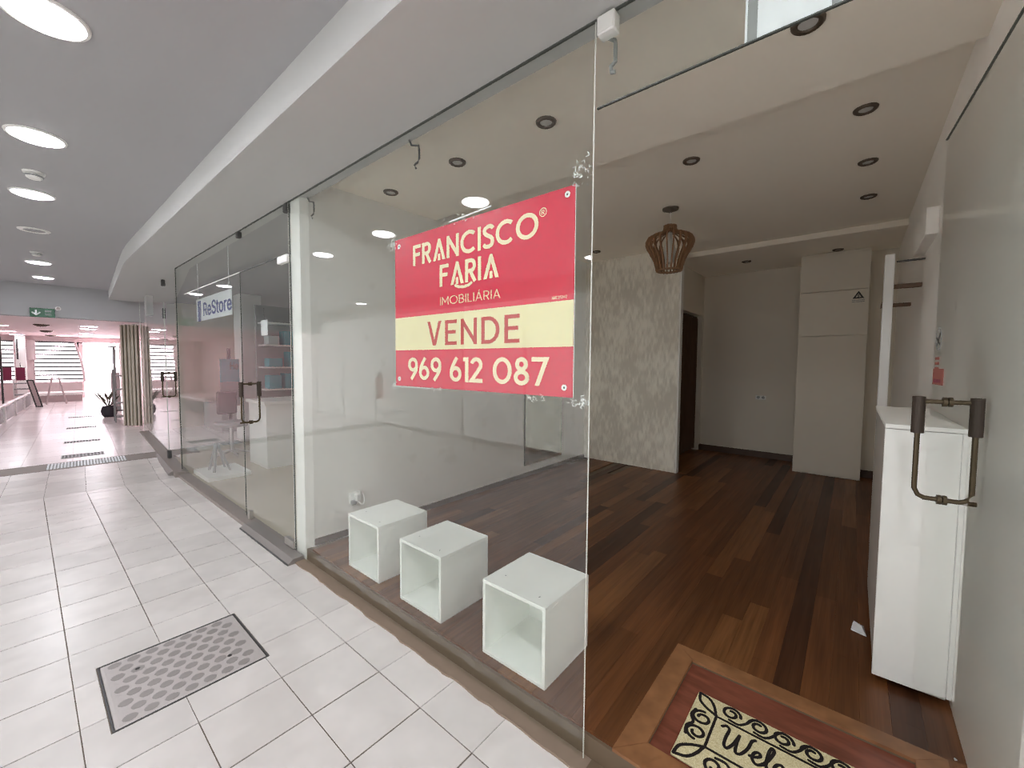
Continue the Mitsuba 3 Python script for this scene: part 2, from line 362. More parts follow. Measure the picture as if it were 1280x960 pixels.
p = FP(13.6, 0.1, 2.20); ceiling_lamp(p[0], p[1], p[2], 'lone round lamp between the two rows near the blinds', None, 0.30, 1.35)
for u, v, t in ((7.9, -.17, 'nearest'), (10.9, -.2, 'middle'), (13.9, -.22, 'farthest')):
    p = FP(u, v, 2.20)
    single('dark_downlight', lathe([(0, -0.05), (0.07, -0.045), (0.12, -0.02), (0.13, 0.0), (0, 0)], p), 'spot_rim', f'{t} dark unlit dome between the lamp rows of the far hall', 'downlight', smooth=40)

def detector(x, y, label):
    k = thing('smoke_detector', label, 'smoke detector')
    obj('base', lathe([(0, -0.012), (0.052, -0.012), (0.056, 0.0), (0, 0)], (x, y, zc)), 'white_satin', k, 40)
    obj('head', lathe([(0, -0.045), (0.03, -0.045), (0.04, -0.036), (0.043, -0.016), (0, -0.012)], (x, y, zc)), 'white_satin', k, 40)
    obj('grille', lathe([(0.041, -0.032), (0.046, -0.030), (0.046, -0.022), (0.041, -0.020)], (x, y, zc)), 'mid_grey', k, 40)
detector(-4.38, 0.10, 'nearest smoke detector, between the second and third ceiling lamps')
detector(-7.60, 0.16, 'farther smoke detector, just before the fourth ceiling lamp')
k = thing('ceiling_vent', 'round grey ceiling vent behind the third lamp', 'vent')
obj('frame', lathe([(0.075, 0.0), (0.075, -0.006), (0.10, -0.010), (0.115, 0.0)], (-6.32, 0.125, zc)), 'white_satin', k, 40)
obj('grille', lathe([(0, -0.004), (0.076, -0.004), (0.076, 0.0), (0, 0)], (-6.32, 0.125, zc)), 'mid_grey', k)
k = thing('header_detector', 'small round detector on the beam beside the exit sign', 'smoke detector')
c = FP(4.45, 0.17, 2.30); d = -np.array([U2[0], U2[1], 0])
obj('base', cyl(0.035, c, c + d * 0.02), 'white_satin', k); obj('dome', cyl(0.024, c + d * .02, c + d * 0.035), 'pink_grey', k)

# exit sign
k = thing('exit_sign', 'green exit sign with a white arrow hanging on the deep beam', 'sign')
obj('panel', fbx(4.40, 4.44, -0.155, 0.130, 2.135, 2.285), 'green_sign', k)
arrow = unary_union([sbox(-.011, 0.0, .011, .075), LineString([(-.042, .034), (0, -.004), (.042, .034)]).buffer(.010)])
xd, nd = np.array([V2[0], V2[1], 0]), -np.array([U2[0], U2[1], 0])
obj('arrow', letter_place(prism(arrow, 0, .002), FP(4.40, -0.085, 2.175), xd, nd), 'banner_white', k)
fig = unary_union([sbox(0, .0, .075, .010), sbox(0, .02, .075, .030), sbox(0, .055, .075, .085)])
kk = obj('pictogram', letter_place(prism(fig, 0, .002), FP(4.40, 0.015, 2.168), xd, nd), 'mid_grey', k)

# ------------------------------------------------------------------ far hall
struct('wall_far', cat([fbx(15.0, 15.15, -3.4, -1.90, 0, 2.2), fbx(15.0, 15.15, -1.08, -0.64, 0, 2.2), fbx(15.0, 15.15, -1.9, 0.50, 0, 0.62), fbx(15.0, 15.15, 0.40, 0.50, 0.6, 2.0), fbx(15.0, 15.15, -1.9, 2.6, 2.02, 2.2), fbx(15.0, 15.15, 1.45, 2.6, 0, 2.2)]), 'far_ceiling', 'end wall of the far hall with its windows and exit')
struct('wall_side', cat([fbx(4.75, 16.0, -3.5, -3.4, 0, 2.3), fbx(5.5, 16.0, 2.0, 2.1, 0, 2.3), fbx(4.2, 4.9, 1.30, 1.6, 0, 2.6)]), 'far_ceiling', 'side walls of the far hall')
def day(mesh, parent, power=1.0, name='pane'):
    return obj(name, mesh, 'lamp_face', parent, emitter={'type': 'area', 'radiance': rgb(*[c * power for c in DAY])})
def upane(u, v0, v1, z0, z1):      # faces the photographer
    m = trimesh.Trimesh([FP(u, v0, z0), FP(u, v1, z0), FP(u, v1, z1), FP(u, v0, z1)], [(0, 1, 2), (0, 2, 3)], process=False); return m
def bow(z):                        # right edge of the large window bows outwards at the foot
    t = (2.0 - z) / 1.38
    return 0.30 + 0.19 * math.sin(min(max(t, 0), 1) * math.pi / 2)
k = struct('window_5', None, None, 'large daylit window with dark horizontal bars and a curved right edge')
zz = np.linspace(0.62, 2.02, 15)
vv = [FP(14.98, -0.64, z) for z in zz] + [FP(14.98, bow(z), z) for z in zz]
day(trimesh.Trimesh(vv, [f for i in range(14) for f in ((i, i + 15, i + 16), (i, i + 16, i + 1))], process=False), k)
for i in range(10):
    z = 0.70 + i * 0.142; obj('glazing_bar', fbx(14.90, 14.95, -0.64, bow(z), z, z + 0.042), 'dark_grey', k)
obj('edge_frame', tube([FP(14.9, bow(z) + .02, z) for z in zz], 0.035, 8), 'pink_grey', k)
k = struct('window_6', None, None, 'daylit window with dark horizontal bars at the left edge of the hall')
day(upane(14.98, -1.90, -1.08, 0.62, 2.02), k)
for i in range(10):
    z = 0.70 + i * 0.142; obj('glazing_bar', fbx(14.90, 14.95, -1.9, -1.08, z, z + 0.042), 'dark_grey', k)
k = struct('door_4', None, None, 'wide exit full of daylight at the end of the hall')
day(upane(15.05, 0.50, 1.45, RISE, 2.02), k, 2.4)
obj('jamb', fbx(14.9, 15.02, 1.43, 1.49, RISE, 2.05), 'white_satin', k)
k = thing('column', 'narrow white column with a dark slot between the two far windows', 'column')
obj('shaft', fbx(14.55, 14.8, -1.02, -0.80, RISE, 2.2), 'white_satin', k); obj('dark_slot', fbx(14.52, 14.56, -0.99, -0.955, 1.4, 2.05), 'dark_grey', k)
single('wall_panel', fbx(14.82, 14.9, -0.80, -0.60, 1.38, 2.05), 'pink_grey', 'mauve wall panel left of the large curved window', 'panel')
k = thing('bench', 'long pink bench running under the large curved window', 'bench')
obj('seat', fbx(13.2, 14.4, -0.6, 0.45, 0.26, 0.34), 'white_satin', k); obj('base', fbx(13.3, 14.3, -0.58, 0.43, RISE, 0.26), 'pink_grey', k); obj('backrest', fbx(14.2, 14.4, -0.6, 0.45, 0.34, 0.62), 'pink_grey', k)
for v, t, mt in ((-1.02, 'left dull red banner', 'maroon'), (-0.77, 'right brighter red banner', 'maroon')):
    k = thing('red_banner', t + ' hanging above the far railing', 'banner')
    obj('cloth', fbx(12.0, 12.02, v - .085, v + .085, 0.80, 1.17), mt, k); obj('cord', fbx(12.0, 12.015, v - .006, v + .006, 1.17, 1.30), 'dark_grey', k)
k = thing('railing', 'low white railing with grey panels at the left of the far hall', 'railing')
ra, rb = np.array([6.0, -0.80]), np.array([12.4, -0.63])
for t in (0, .25, .5, .75, 1):
    q = ra + (rb - ra) * t; obj('post', fbx(q[0] - .03, q[0] + .03, q[1] - .03, q[1] + .03, RISE, 0.42), 'white_satin', k)
for t in (0, .25, .5, .75):
    a_, b_ = ra + (rb - ra) * (t + .02), ra + (rb - ra) * (t + .23)
    obj('panel', far_map(trimesh.convex.convex_hull(np.array([(q[0], q[1] + s, z) for q in (a_, b_) for s in (-.008, .008) for z in (RISE + .03, 0.36)]))), 'mid_grey', k)
obj('rail', tube([FP(*ra, 0.42), FP(*((ra + rb) / 2), 0.42), FP(*rb, 0.42)], 0.028, 8), 'white_satin', k)
k = thing('shelf_rack', 'pale slatted rack behind the far railing', 'rack')
for v in (-0.95, -0.62): obj('upright', fbx(12.75, 12.81, v - .03, v + .03, RISE, 0.80), 'white_satin', k)
for i in range(4): obj('shelf', fbx(12.65, 12.95, -0.95, -0.62, 0.16 + i * .17, 0.19 + i * .17), 'mid_grey', k)
k = thing('dark_pole', 'thin dark pole standing at the left edge of the hall', 'pole')
obj('shaft', tube([FP(11.0, -1.03, RISE), FP(11.0, -1.03, 1.1), FP(11.0, -1.03, 2.0)], 0.02, 8), 'dark_grey', k); obj('foot', cyl(.1, FP(11, -1.03, RISE), FP(11, -1.03, RISE + .02)), 'dark_grey', k)
def aframe(u, v, w, h, name, label, mat):
    k = thing(name, label, 'easel')
    for s in (-1, 1):
        obj('leg', tube([FP(u, v - w / 2 * s, RISE), FP(u, v - w / 6 * s, h)], 0.02, 6), mat, k)
        obj('leg', tube([FP(u + .35, v - w / 2 * s, RISE), FP(u, v - w / 6 * s, h)], 0.014, 6), mat, k)
    obj('crossbar', tube([FP(u, v - w / 2.6, h * .3), FP(u, v + w / 2.6, h * .3)], 0.014, 6), mat, k)
    return k
k = thing('leaning_board', 'narrow dark framed board leaning beside the far railing', 'board')
obj('frame', far_map(trimesh.convex.convex_hull(np.array([(11.6 + t * .1, v + t * -.16, z) for t, z in ((0, RISE), (1, .82)) for v in (-.50, -.36) for _ in (0,)] + [(11.64 + t * .1, v + t * -.16, z) for t, z in ((0, RISE), (1, .82)) for v in (-.50, -.36)]))), 'dark_grey', k)
obj('face', far_map(trimesh.convex.convex_hull(np.array([(11.585 + t * .1, v + t * -.16, z) for t, z in ((0.04, .07), (.96, .79)) for v in (-.47, -.39)] + [(11.60 + t * .1, v + t * -.16, z) for t, z in ((0.04, .07), (.96, .79)) for v in (-.47, -.39)]))), 'pink_grey', k)
aframe(12.4, -0.12, 0.42, 0.85, 'easel', 'open folding easel in front of the pink bench', 'pink_grey')
# planter
k = thing('planter', 'dark round pot with a leafy plant beside the daylit exit', 'plant')
p = FP(7.5, 0.85, RISE)
obj('pot', lathe([(0, 0), (0.09, 0), (0.13, 0.05), (0.147, 0.13), (0.135, 0.21), (0.11, 0.26), (0.095, 0.26), (0.09, 0.235), (0, 0.235)], p), 'pot_black', k, 40)
r2 = random.Random(3)
stems = []
for i in range(22):
    a, L = r2.uniform(0, 6.28), r2.uniform(.25, .5); tip = p + np.array([math.cos(a) * L * .55, math.sin(a) * L * .55, .27 + L * .7])
    stems.append(tube([p + (0, 0, .22), p + (tip - p) * .5 + (0, 0, .1), tip], 0.006, 4))
    e = np.array([math.cos(a + 1.5), math.sin(a + 1.5), 0]) * .035; mid = p + (tip - p) * .72 + (0, 0, .03)
    lm = trimesh.Trimesh([mid, mid + e + (0, 0, .05), tip, mid - e + (0, 0, .05)], [(0, 1, 2), (0, 2, 3)], process=False)
    obj('leaf', lm, 'leaf', k)
obj('stem', cat(stems), 'leaf', k)
# curtain and stands
def ribbon(path, z0, z1, th=0.006):
    ring = LineString(path).buffer(th, cap_style=2); return prism(ring, z0, z1)
t = np.linspace(0, 1, 80)
path = [tuple(FP(5.0 + 0.25 * s + .06 * math.sin(s * 31) * (0.7 + .3 * math.sin(s * 9)), 1.245 - .26 * s, 0)[:2]) for s in t]
k = thing('beige_curtain', 'tall beige curtain hanging past the end of the glass front', 'curtain')
obj('cloth', ribbon(path, 0.06, 2.12), 'curtain_beige', k); obj('rod', tube([FP(4.85, 1.27, 2.14), FP(5.3, 1.14, 2.14), FP(5.8, 1.0, 2.14)], .015, 8), 'white_satin', k)
k = thing('coat_stand', 'slim grey pole with a flat round cap before the daylit exit', 'stand')
obj('pole', tube([FP(9.0, 1.04, RISE), FP(9, 1.04, .9), FP(9.0, 1.04, 1.74)], 0.028, 8), 'mid_grey', k); obj('cap', lathe([(0, 0), (.13, 0), (.13, .02), (0, .03)], FP(9, 1.04, 1.74)), 'mid_grey', k); obj('foot', lathe([(0, 0), (.16, 0), (.14, .02), (0, .03)], FP(9, 1.04, RISE)), 'dark_grey', k)
k = thing('display_stand', 'grey wire display stand beside the beige curtain', 'stand')
for u, v in ((6.1, .90), (6.1, 1.10), (6.5, .90), (6.5, 1.10)): obj('upright', tube([FP(u, v, RISE), FP(u, v, .6), FP(u, v, 1.2)], 0.012, 6), 'mid_grey', k)
for z in (.15, .45, .75, 1.05): obj('shelf', fbx(6.1, 6.5, .90, 1.10, z, z + .015), 'mid_grey', k)
k = thing('info_panel', 'pale standing panel behind the planter', 'panel')
obj('board', fbx(9.5, 9.54, 0.98, 1.16, 0.12, 1.05), 'pink_grey', k); obj('foot', fbx(9.4, 9.64, 0.98, 1.16, RISE, .12), 'mid_grey', k)

# ------------------------------------------------------------------ shop shell
struct('floor', cat([bx(XL - .1, XR, 1.25, 1.35, 0, .0895), bx(XL - .1, -0.5, 1.3, 1.9, 0, .0895), bx(.21, XR, 1.3, 1.9, 0, .0895), bx(XL - .1, XR, 1.87, YB, 0, .0895), bx(-0.6, .3, 1.3, 1.95, 0, .08)]), 'brown_curb', 'raised brown wooden floor of the empty shop')
SHOP_FLOOR = 'floor_003'
frame_out = sbox(-0.585, 1.25, 0.295, 1.94); recess = sbox(-0.50, 1.35, 0.21, 1.87)
shop = sbox(XL, 1.262, XR, YB).difference(frame_out)
W = 0.0915; nplank = 0
x = -2.86
rp = random.Random(11)
shop_planks = []
while x < XR:
    y = 1.262 - rp.uniform(0, 1.0)
    while y < YB:
        L = rp.uniform(0.9, 2.2)
        c = sbox(x + .0004, y + .0004, x + W - .0004, y + L - .0004).intersection(shop)
        if c.area > 1e-3: shop_planks.append(c)
        y += L
    x += W
for c in shop_planks:
    if c.centroid.x < -1.9 and c.centroid.y > 5.05: continue
    obj('plank', prism(c, 0.0895, FS + rp.uniform(-.0003, .0003)), WOOD[rp.choice((0, 0, 0, 1, 1, 2, 3, 3))], SHOP_FLOOR); nplank += 1
struct('wall_left', prism(Polygon([(-3.08, 1.245), (-2.93, 1.245), (-2.915, 1.30), (-2.87, 2.4), (XL, 5.0), (XL, YB), (-3.08, YB)]), 0, 2.9), 'wall_white', 'white side wall of the empty shop ending in a narrow pier at the glass')
struct('wall_right', bx(XR, XR + .14, 1.19, YB, 0, 2.9), 'wall_bright', 'scuffed white right wall of the empty shop')
struct('wall_right', bx(XR, 6.0, 1.19, 1.30, 0, 2.6), 'white_paint', 'corridor wall to the right of the empty shop')
struct('wall_back', bx(-1.9, XR, YB, YB + .12, 0, 2.9), 'white_paint', 'plain back wall of the empty shop')
struct('wall_textured', bx(XL, -1.602, 5.0, 5.07, FS, 2.8), 'mottled_plaster', 'mottled grey feature wall at the back left of the shop')
single('edge_trim', bx(-1.602, -1.588, 4.995, 5.075, FS, 2.8), 'white_satin', 'pale vertical trim on the edge of the mottled grey wall', 'trim')
struct('wall_inner', cat([bx(-1.94, -1.78, 5.07, 5.15, 0, 2.9), bx(-1.94, -1.78, 6.60, YB, 0, 2.9), bx(-1.94, -1.78, 5.15, 6.60, 2.14, 2.9), bx(-2.9, -2.8, 5.07, YB, 0, 2.9), bx(-2.8, -2.0, 6.6, YB, 0, 2.9)]), 'white_paint', 'inner wall with an open doorway behind the mottled wall')
struct('baseboard_back', cat([bx(-1.78, -0.535, YB - .015, YB, FS, FS + .085), bx(0.105, XR, 6.285, 6.30, FS, FS + .085), bx(-1.78, -1.765, 6.60, YB, FS, FS + .085)]), 'dark_wood', 'dark wooden baseboard of the back wall')
struct('ceiling', bx(XL - .2, XR + .1, 1.30, 2.377, 2.66, 2.95), 'shop_ceiling', 'lower ceiling strip just inside the shop window')
struct('ceiling', bx(XL - .2, XR + .1, 2.377, 5.33, 2.78, 2.95), 'shop_ceiling', 'main ceiling of the empty shop')
struct('ceiling', bx(XL - .2, XR + .1, 5.33, YB + .1, 2.725, 2.95), 'shop_ceiling', 'lowered ceiling at the back of the empty shop')
struct('baseboard_left', prism(Polygon([(-2.915, 1.30), (-2.87, 2.4), (XL, 5.0), (XL + .011, 5.0), (-2.859, 2.4), (-2.904, 1.30)]), FS, FS + .045), 'dark_wood', 'low dark baseboard of the left shop wall')
# curtain in the inner doorway
path = [(-1.86 + .024 * math.sin(s * 40), 5.62 + s * .96) for s in np.linspace(0, 1, 60)]
k = thing('brown_curtain', 'dark brown curtain hanging in the doorway behind the mottled wall', 'curtain')
obj('cloth', ribbon(path, FS + .03, 2.10, .005), 'curtain_brown', k); obj('rod', cyl(.012, (-1.86, 5.16, 2.115), (-1.86, 6.59, 2.115), 10), 'dark_wood', k)
# white boxed-in panels
k = thing('white_cupboard', 'tall flush white cupboard front built out from the back wall', 'cupboard')
obj('case', bx(-0.535, 0.103, 6.07, YB - .004, FS, 2.72), 'white_paint', k)
for z0, z1 in ((FS + .012, 1.750), (1.756, 2.268), (2.274, 2.69)): obj('panel', cbx(-0.533, 0.103, 6.05, 6.072, z0, z1, .002), 'white_paint', k)
wall_r = struct('wall_back', bx(0.105, XR, 6.30, YB, 0, 2.9), 'white_paint', 'narrow recess wall beside the white cupboard')
k = thing('warning_sign', 'small black warning triangle sign on the upper right of the white cupboard', 'sign')
tri = Polygon([(-.05, 0), (.05, 0), (0, .085)])
obj('triangle', letter_place(prism(tri.difference(tri.buffer(-.014)), 0, .002), (0.01, 6.05, 2.165), (1, 0, 0), (0, -1, 0)), 'black', k)
obj('bolt', letter_place(prism(LineString([(.006, .045), (-.006, .03), (.006, .026), (-.004, .012)]).buffer(.003), 0, .002), (0.01, 6.05, 2.165), (1, 0, 0), (0, -1, 0)), 'black', k)
obj('caption', letter_place(prism(unary_union([sbox(-.055, -.022, .055, -.014), sbox(-.055, -.040, .055, -.032)]), 0, .0015), (0.01, 6.05, 2.165), (1, 0, 0), (0, -1, 0)), 'mid_grey', k)
k = thing('wall_socket', 'small double socket halfway up the back wall', 'socket')
obj('plate', cbx(-1.055, -0.925, YB - .010, YB, 0.920, 0.975, .004), 'white_satin', k)
for x in (-1.02, -.96): obj('outlet', cyl(.02, (x, YB - .010, .95), (x, YB - .014, .95), 16), 'mid_grey', k)
k = thing('wall_socket', 'white socket with a bulky plug on the side wall behind the cubes', 'socket')
xw = -2.903
obj('plate', cbx(xw, xw + .012, 1.555, 1.64, 0.335, 0.420, .004), 'white_satin', k); obj('plug', cbx(xw + .01, xw + .055, 1.585, 1.63, 0.355, 0.415, .008), 'white_satin', k)
obj('adapter', cbx(xw + .01, xw + .04, 1.56, 1.60, 0.33, 0.365, .006), 'mid_grey', k)
obj('cable', tube(catmull([(xw + .05, 1.60, .36), (xw + .07, 1.625, .33), (xw + .05, 1.655, .35), (xw + .03, 1.65, .41), (xw + .045, 1.62, .425)]), .006, 8), 'white_satin', k)
# mirror
k = thing('wall_mirror', 'tall mirror on the left wall, lower part seen below the sign', 'mirror')
obj('glass', bx(-2.858, -2.848, 3.66, 4.42, 0.235, 2.02), 'mirror', k); obj('backing', bx(-2.862, -2.857, 3.655, 4.425, 0.23, 2.025), 'dark_grey', k)

# ------------------------------------------------------------------ shop front glass
def pane(x0, x1, z0, z1, y=GY):
    return trimesh.Trimesh([(x0, y, z0), (x1, y, z0), (x1, y, z1), (x0, y, z1)], [(0, 1, 2), (0, 2, 3)], process=False)
k = struct('window_1', None, None, 'large fixed shop window pane carrying the for sale sign')
obj('pane', pane(-3.070, -0.688, 0.004, 2.53), 'clear_glass', k)
part_label(obj('edge', bx(-0.688, -0.685, GY - .002, GY + .002, 0.004, 2.53), 'glass_edge', k), 'pale polished glass edge')
obj('seal', bx(-3.07, -0.68, GY - .005, GY + .005, 2.525, 2.532), 'edge_dark', k)
obj('edge', bx(-3.076, -3.072, GY - .003, GY + .003, 0.004, 2.53), 'edge_dark', k)
k = struct('window_2', None, None, 'glass transom above the open shop door')
obj('pane', pane(-0.676, XR, 2.250, 2.53), 'clear_glass', k)
obj('edge', bx(-0.676, XR, GY - .004, GY + .004, 2.246, 2.250), 'edge_dark', k)
obj('seal', bx(-0.676, XR, GY - .005, GY + .005, 2.525, 2.532), 'edge_dark', k)
obj('patch_fitting', cbx(-0.672, -0.612, GY - .022, GY + .022, 2.462, 2.520, .004), 'white_satin', k)
k = thing('transom_notice', 'white notice with grey side bands stuck to the transom glass', 'notice')
obj('sheet', bx(-0.252, -0.046, GY + .002, GY + .004, 2.252, 2.375), 'banner_white', k)
for x0, x1 in ((-.246, -.224), (-.072, -.054)): obj('band', bx(x0, x1, GY + .0005, GY + .0025, 2.252, 2.375), 'mid_grey', k)
for i, (xh, t) in enumerate(((-0.672, 'beside the white fitting above the open door'), (-1.755, 'above the for sale sign'), (-2.895, 'beside the white pier'))):
    r = .007 if i == 0 else .005
    pts = [(xh, 1.285, 2.53), (xh + .005, 1.295, 2.505), (xh + .055, 1.30, 2.49), (xh + .06, 1.30, 2.47), (xh + .06, 1.30, 2.425), (xh + .05, 1.30, 2.412), (xh + .02, 1.30, 2.405), (xh + .035, 1.30, 2.385)]
    if i == 0: pts = [(xh + .0, 1.29, 2.53), (xh + .004, 1.295, 2.50), (xh + .022, 1.30, 2.488), (xh + .024, 1.30, 2.47), (xh + .024, 1.30, 2.42), (xh + .008, 1.30, 2.41), (xh + .012, 1.30, 2.39), (xh + .024, 1.30, 2.388)]
    single('bent_hook', tube(pts, r, 8), 'mid_grey' if i == 0 else 'dark_grey', 'bent grey metal hook hanging from the soffit ' + t, 'hook')
rm = random.Random(4)
wav = [(-3.08 + i * .055, 1.181 + rm.uniform(-.007, .006)) for i in range(45)]
struct('trim_3', prism(Polygon([(-3.08, 1.252)] + wav + [(-0.66, 1.185), (-0.66, 1.252)]), -0.004, 0.010), 'mortar', 'rough brown strip between the tiles and the shop window')
struct('trim_4', bx(-0.66, XR, 1.19, 1.25, -0.004, 0.012), 'brown_curb', 'brown base of the step at the shop doorway')

# open door of the shop: hinged at the right, swung inwards
H0, H1 = np.array([0.286, 1.245]), np.array([0.230, 2.205])
dt = (H1 - H0) / np.linalg.norm(H1 - H0); dn = np.array([-dt[1], dt[0]])     # dn points into the room (left)
DL = np.linalg.norm(H1 - H0)
def DP(t, z, off=0.0): q = H0 + dt * t + dn * off; return np.array([q[0], q[1], z])
def slab(D, t0, t1, z0, z1, o0, o1): return trimesh.convex.convex_hull(np.array([D(t, z, o) for t in (t0, t1) for z in (z0, z1) for o in (o0, o1)]))
k = struct('door_1', None, None, 'frameless glass door of the empty shop standing open against the right wall')
obj('pane', trimesh.Trimesh([DP(0.005, .112), DP(DL - .004, .112), DP(DL - .004, 2.245), DP(.005, 2.245)], [(0, 1, 2), (0, 2, 3)], process=False), 'clear_glass', k)
obj('edge', slab(DP, .005, DL, 2.244, 2.248, -.003, .003), 'edge_dark', k)
obj('hinge_patch', slab(DP, 0.0, .16, .104, .155, -.018, .018), 'brushed_steel', k)
obj('hinge_patch', slab(DP, 0.0, .16, 2.20, 2.25, -.018, .018), 'brushed_steel', k)
def pull_handle(D, t, zt, zb, parent, off, rod=.0075, grip=.017, glen=.125, both=True):
    h = numbered(parent + '__handle')
    w = []
    for z in (zt, zb):
        for s in (-1, 1): obj('washer', cyl(.016, D(t, z, s * .002), D(t, z, s * .012), 16), 'bronze', h)
    obj('cross_rod', cat([cyl(rod, D(t, zt, -off), D(t, zt, off), 12), tube([D(t, zb, -off - .012), D(t, zb, -off + .02), D(t, zb, 0), D(t, zb, off - .022)], rod, 10)]), 'bronze', h)
    for s in (-1, 1):
        obj('grip', cyl(grip, D(t, zt + .016, s * off), D(t, zt + .016 - glen, s * off), 18), 'bronze_grip', h)
        pts = [D(t, zt - glen + .03, s * off), D(t, (zt - glen + zb) / 2, s * off), D(t, zb + .030, s * off), D(t, zb + .008, s * (off - .010)), D(t, zb, s * (off - .026))]
        obj('bar', tube(pts, rod, 10), 'bronze', h)
    return h
pull_handle(DP, 0.722, 1.298, 0.968, 'door_1', 0.068)
def label_on_door(mesh, t, z): return letter_place(mesh, DP(t, z, .002), np.array([-dt[0], -dt[1], 0]), np.array([dn[0], dn[1], 0]))
k = thing('door_sticker', 'red rectangular sticker on the open glass door above the handle', 'sticker')
obj('backing', label_on_door(prism(sbox(0, 0, .155, .058), 0, .001), .94, 1.350), 'red_print', k)
obj('print', label_on_door(prism(unary_union([sbox(.018 + i * .022, .008, .03 + i * .022, .02) for i in range(5)]), .001, .0015), .94, 1.350), 'maroon', k)
k = thing('door_emblem', 'dark oval emblem and small red marks on the open glass door above the red sticker', 'sticker')
obj('ring', label_on_door(prism(Point(0, 0).buffer(.042).difference(Point(0, 0).buffer(.036)), 0, .001), .885, 1.515), 'mid_grey', k)
obj('cross', label_on_door(prism(unary_union([LineString([(-.022, -.02), (.022, .02)]).buffer(.005), LineString([(-.03, .005), (.02, -.02)]).buffer(.004)]), 0, .001), .885, 1.515), 'dark_grey', k)
for i in range(3): obj('mark', label_on_door(prism(sbox(-.03, 0, .03, .010), 0, .001), .89, 1.440 - i * .018), 'red_print', k)

# neighbouring shop front
k = struct('door_2', None, None, 'closed frameless glass door of the neighbouring shop')
obj('pane', pane(-4.098, -3.086, .045, 2.172), 'clear_glass', k)
obj('edge', bx(-4.103, -4.099, GY - .003, GY + .003, .045, 2.172), 'edge_dark', k)
obj('edge', bx(-3.085, -3.082, GY - .003, GY + .003, .045, 2.53), 'glass_edge', k)
obj('top_edge', bx(-4.10, -3.086, GY - .003, GY + .003, 2.173, 2.178), 'edge_dark', k)
part_label(obj('hinge_patch', cbx(-3.26, -3.09, GY - .016, GY + .016, 2.12, 2.172, .003), 'white_satin', k), 'pale metal hinge patch at the top of the door')
obj('hinge_patch', cbx(-3.24, -3.09, GY - .016, GY + .016, .045, .10, .003), 'brushed_steel', k)
def G2(t, z, off=0.0): return np.array([t, GY + off, z])
pull_handle(G2, -3.925, 1.222, 0.895, 'door_2', 0.068)
k = struct('window_3', None, None, 'fixed glass front of the neighbouring shop with its transom')
obj('pane', pane(-6.375, -4.110, .035, 2.53), 'clear_glass', k); obj('transom_pane', pane(-4.104, -3.086, 2.180, 2.53), 'clear_glass', k)
obj('edge', bx(-6.380, -6.374, GY - .004, GY + .004, .035, 2.53), 'edge_dark', k)
obj('transom_edge', bx(-6.0, -4.11, GY - .002, GY + .004, 2.176, 2.184), 'glass_edge', k)
obj('seal', bx(-6.38, -3.08, GY - .005, GY + .005, 2.525, 2.532), 'edge_dark', k)
obj('patch_fitting', cbx(-3.13, -3.085, GY - .02, GY + .02, 2.46, 2.52, .004), 'dark_grey', k)
obj('patch_fitting', cbx(-4.13, -4.085, GY - .018, GY + .018, 2.47, 2.52, .004), 'dark_grey', k)
obj('patch_fitting', cbx(-4.02, -3.98, GY - .018, GY + .018, 0.035, 0.11, .004), 'brushed_steel', k)
struct('trim_5', bx(-6.30, -3.08, 1.165, 1.275, -.004, .034), 'sill_stone', 'grey brown stone sill under the neighbouring shop front')
k = thing('threshold_plate', 'worn aluminium threshold plate before the neighbouring glass door', 'threshold')
obj('plate', trimesh.convex.convex_hull(np.array([(x, y, z) for x in (-3.92, -2.95) for y, z in ((1.128, 0), (1.128, .008), (1.165, .036), (1.235, .038), (1.235, 0))])), 'dull_metal', k)
obj('lip', bx(-3.92, -2.95, 1.125, 1.130, 0.0, .011), 'dark_grey', k)
# bent front beyond
VB = 1.205
def G3(u, z, off=0.0): return FP(u, VB + off, z)
def fpane(u0, u1, z0, z1): return trimesh.Trimesh([G3(u0, z0), G3(u1, z0), G3(u1, z1), G3(u0, z1)], [(0, 1, 2), (0, 2, 3)], process=False)
k = struct('window_4', None, None, 'narrow fixed glass after the bend of the shop front')
obj('pane', fpane(0.06, 1.00, .05, 2.53), 'clear_glass', k); obj('transom_pane', fpane(1.00, 4.12, 2.20, 2.53), 'clear_glass', k)
obj('edge', fbx(1.0, 1.008, VB - .005, VB + .005, .06, 2.2), 'glass_edge', k)
obj('patch_fitting', fbx(.97, 1.03, VB - .02, VB + .02, 2.42, 2.50), 'dark_grey', k); obj('patch_fitting', fbx(.95, 1.03, VB - .02, VB + .02, .07, .17), 'dark_grey', k)
k = struct('door_3', None, None, 'far glass door after the bend of the shop front')
obj('pane', fpane(1.01, 4.12, .06, 2.20), 'clear_glass', k); obj('edge', fbx(4.12, 4.126, VB - .004, VB + .004, .06, 2.53), 'glass_edge', k)
obj('hinge_patch', fbx(1.0, 1.05, VB - .015, VB + .015, 1.98, 2.12), 'dark_grey', k)
pull_handle(G3, 0.78, 1.245, 0.93, 'door_3', 0.068)
struct('trim_6', fbx(0.0, 4.12, VB - .07, VB + .06, 0.0, .062), 'sill_stone', 'stone sill under the bent shop front')
k = thing('threshold_plate', 'farther metal threshold plate at the bend of the shop front', 'threshold')
obj('plate', far_map(trimesh.convex.convex_hull(np.array([(u, v, z) for u in (0.12, 1.5) for v, z in ((1.09, .01), (1.09, .03), (1.13, .06), (1.15, .06), (1.15, 0))]))), 'dull_metal', k)

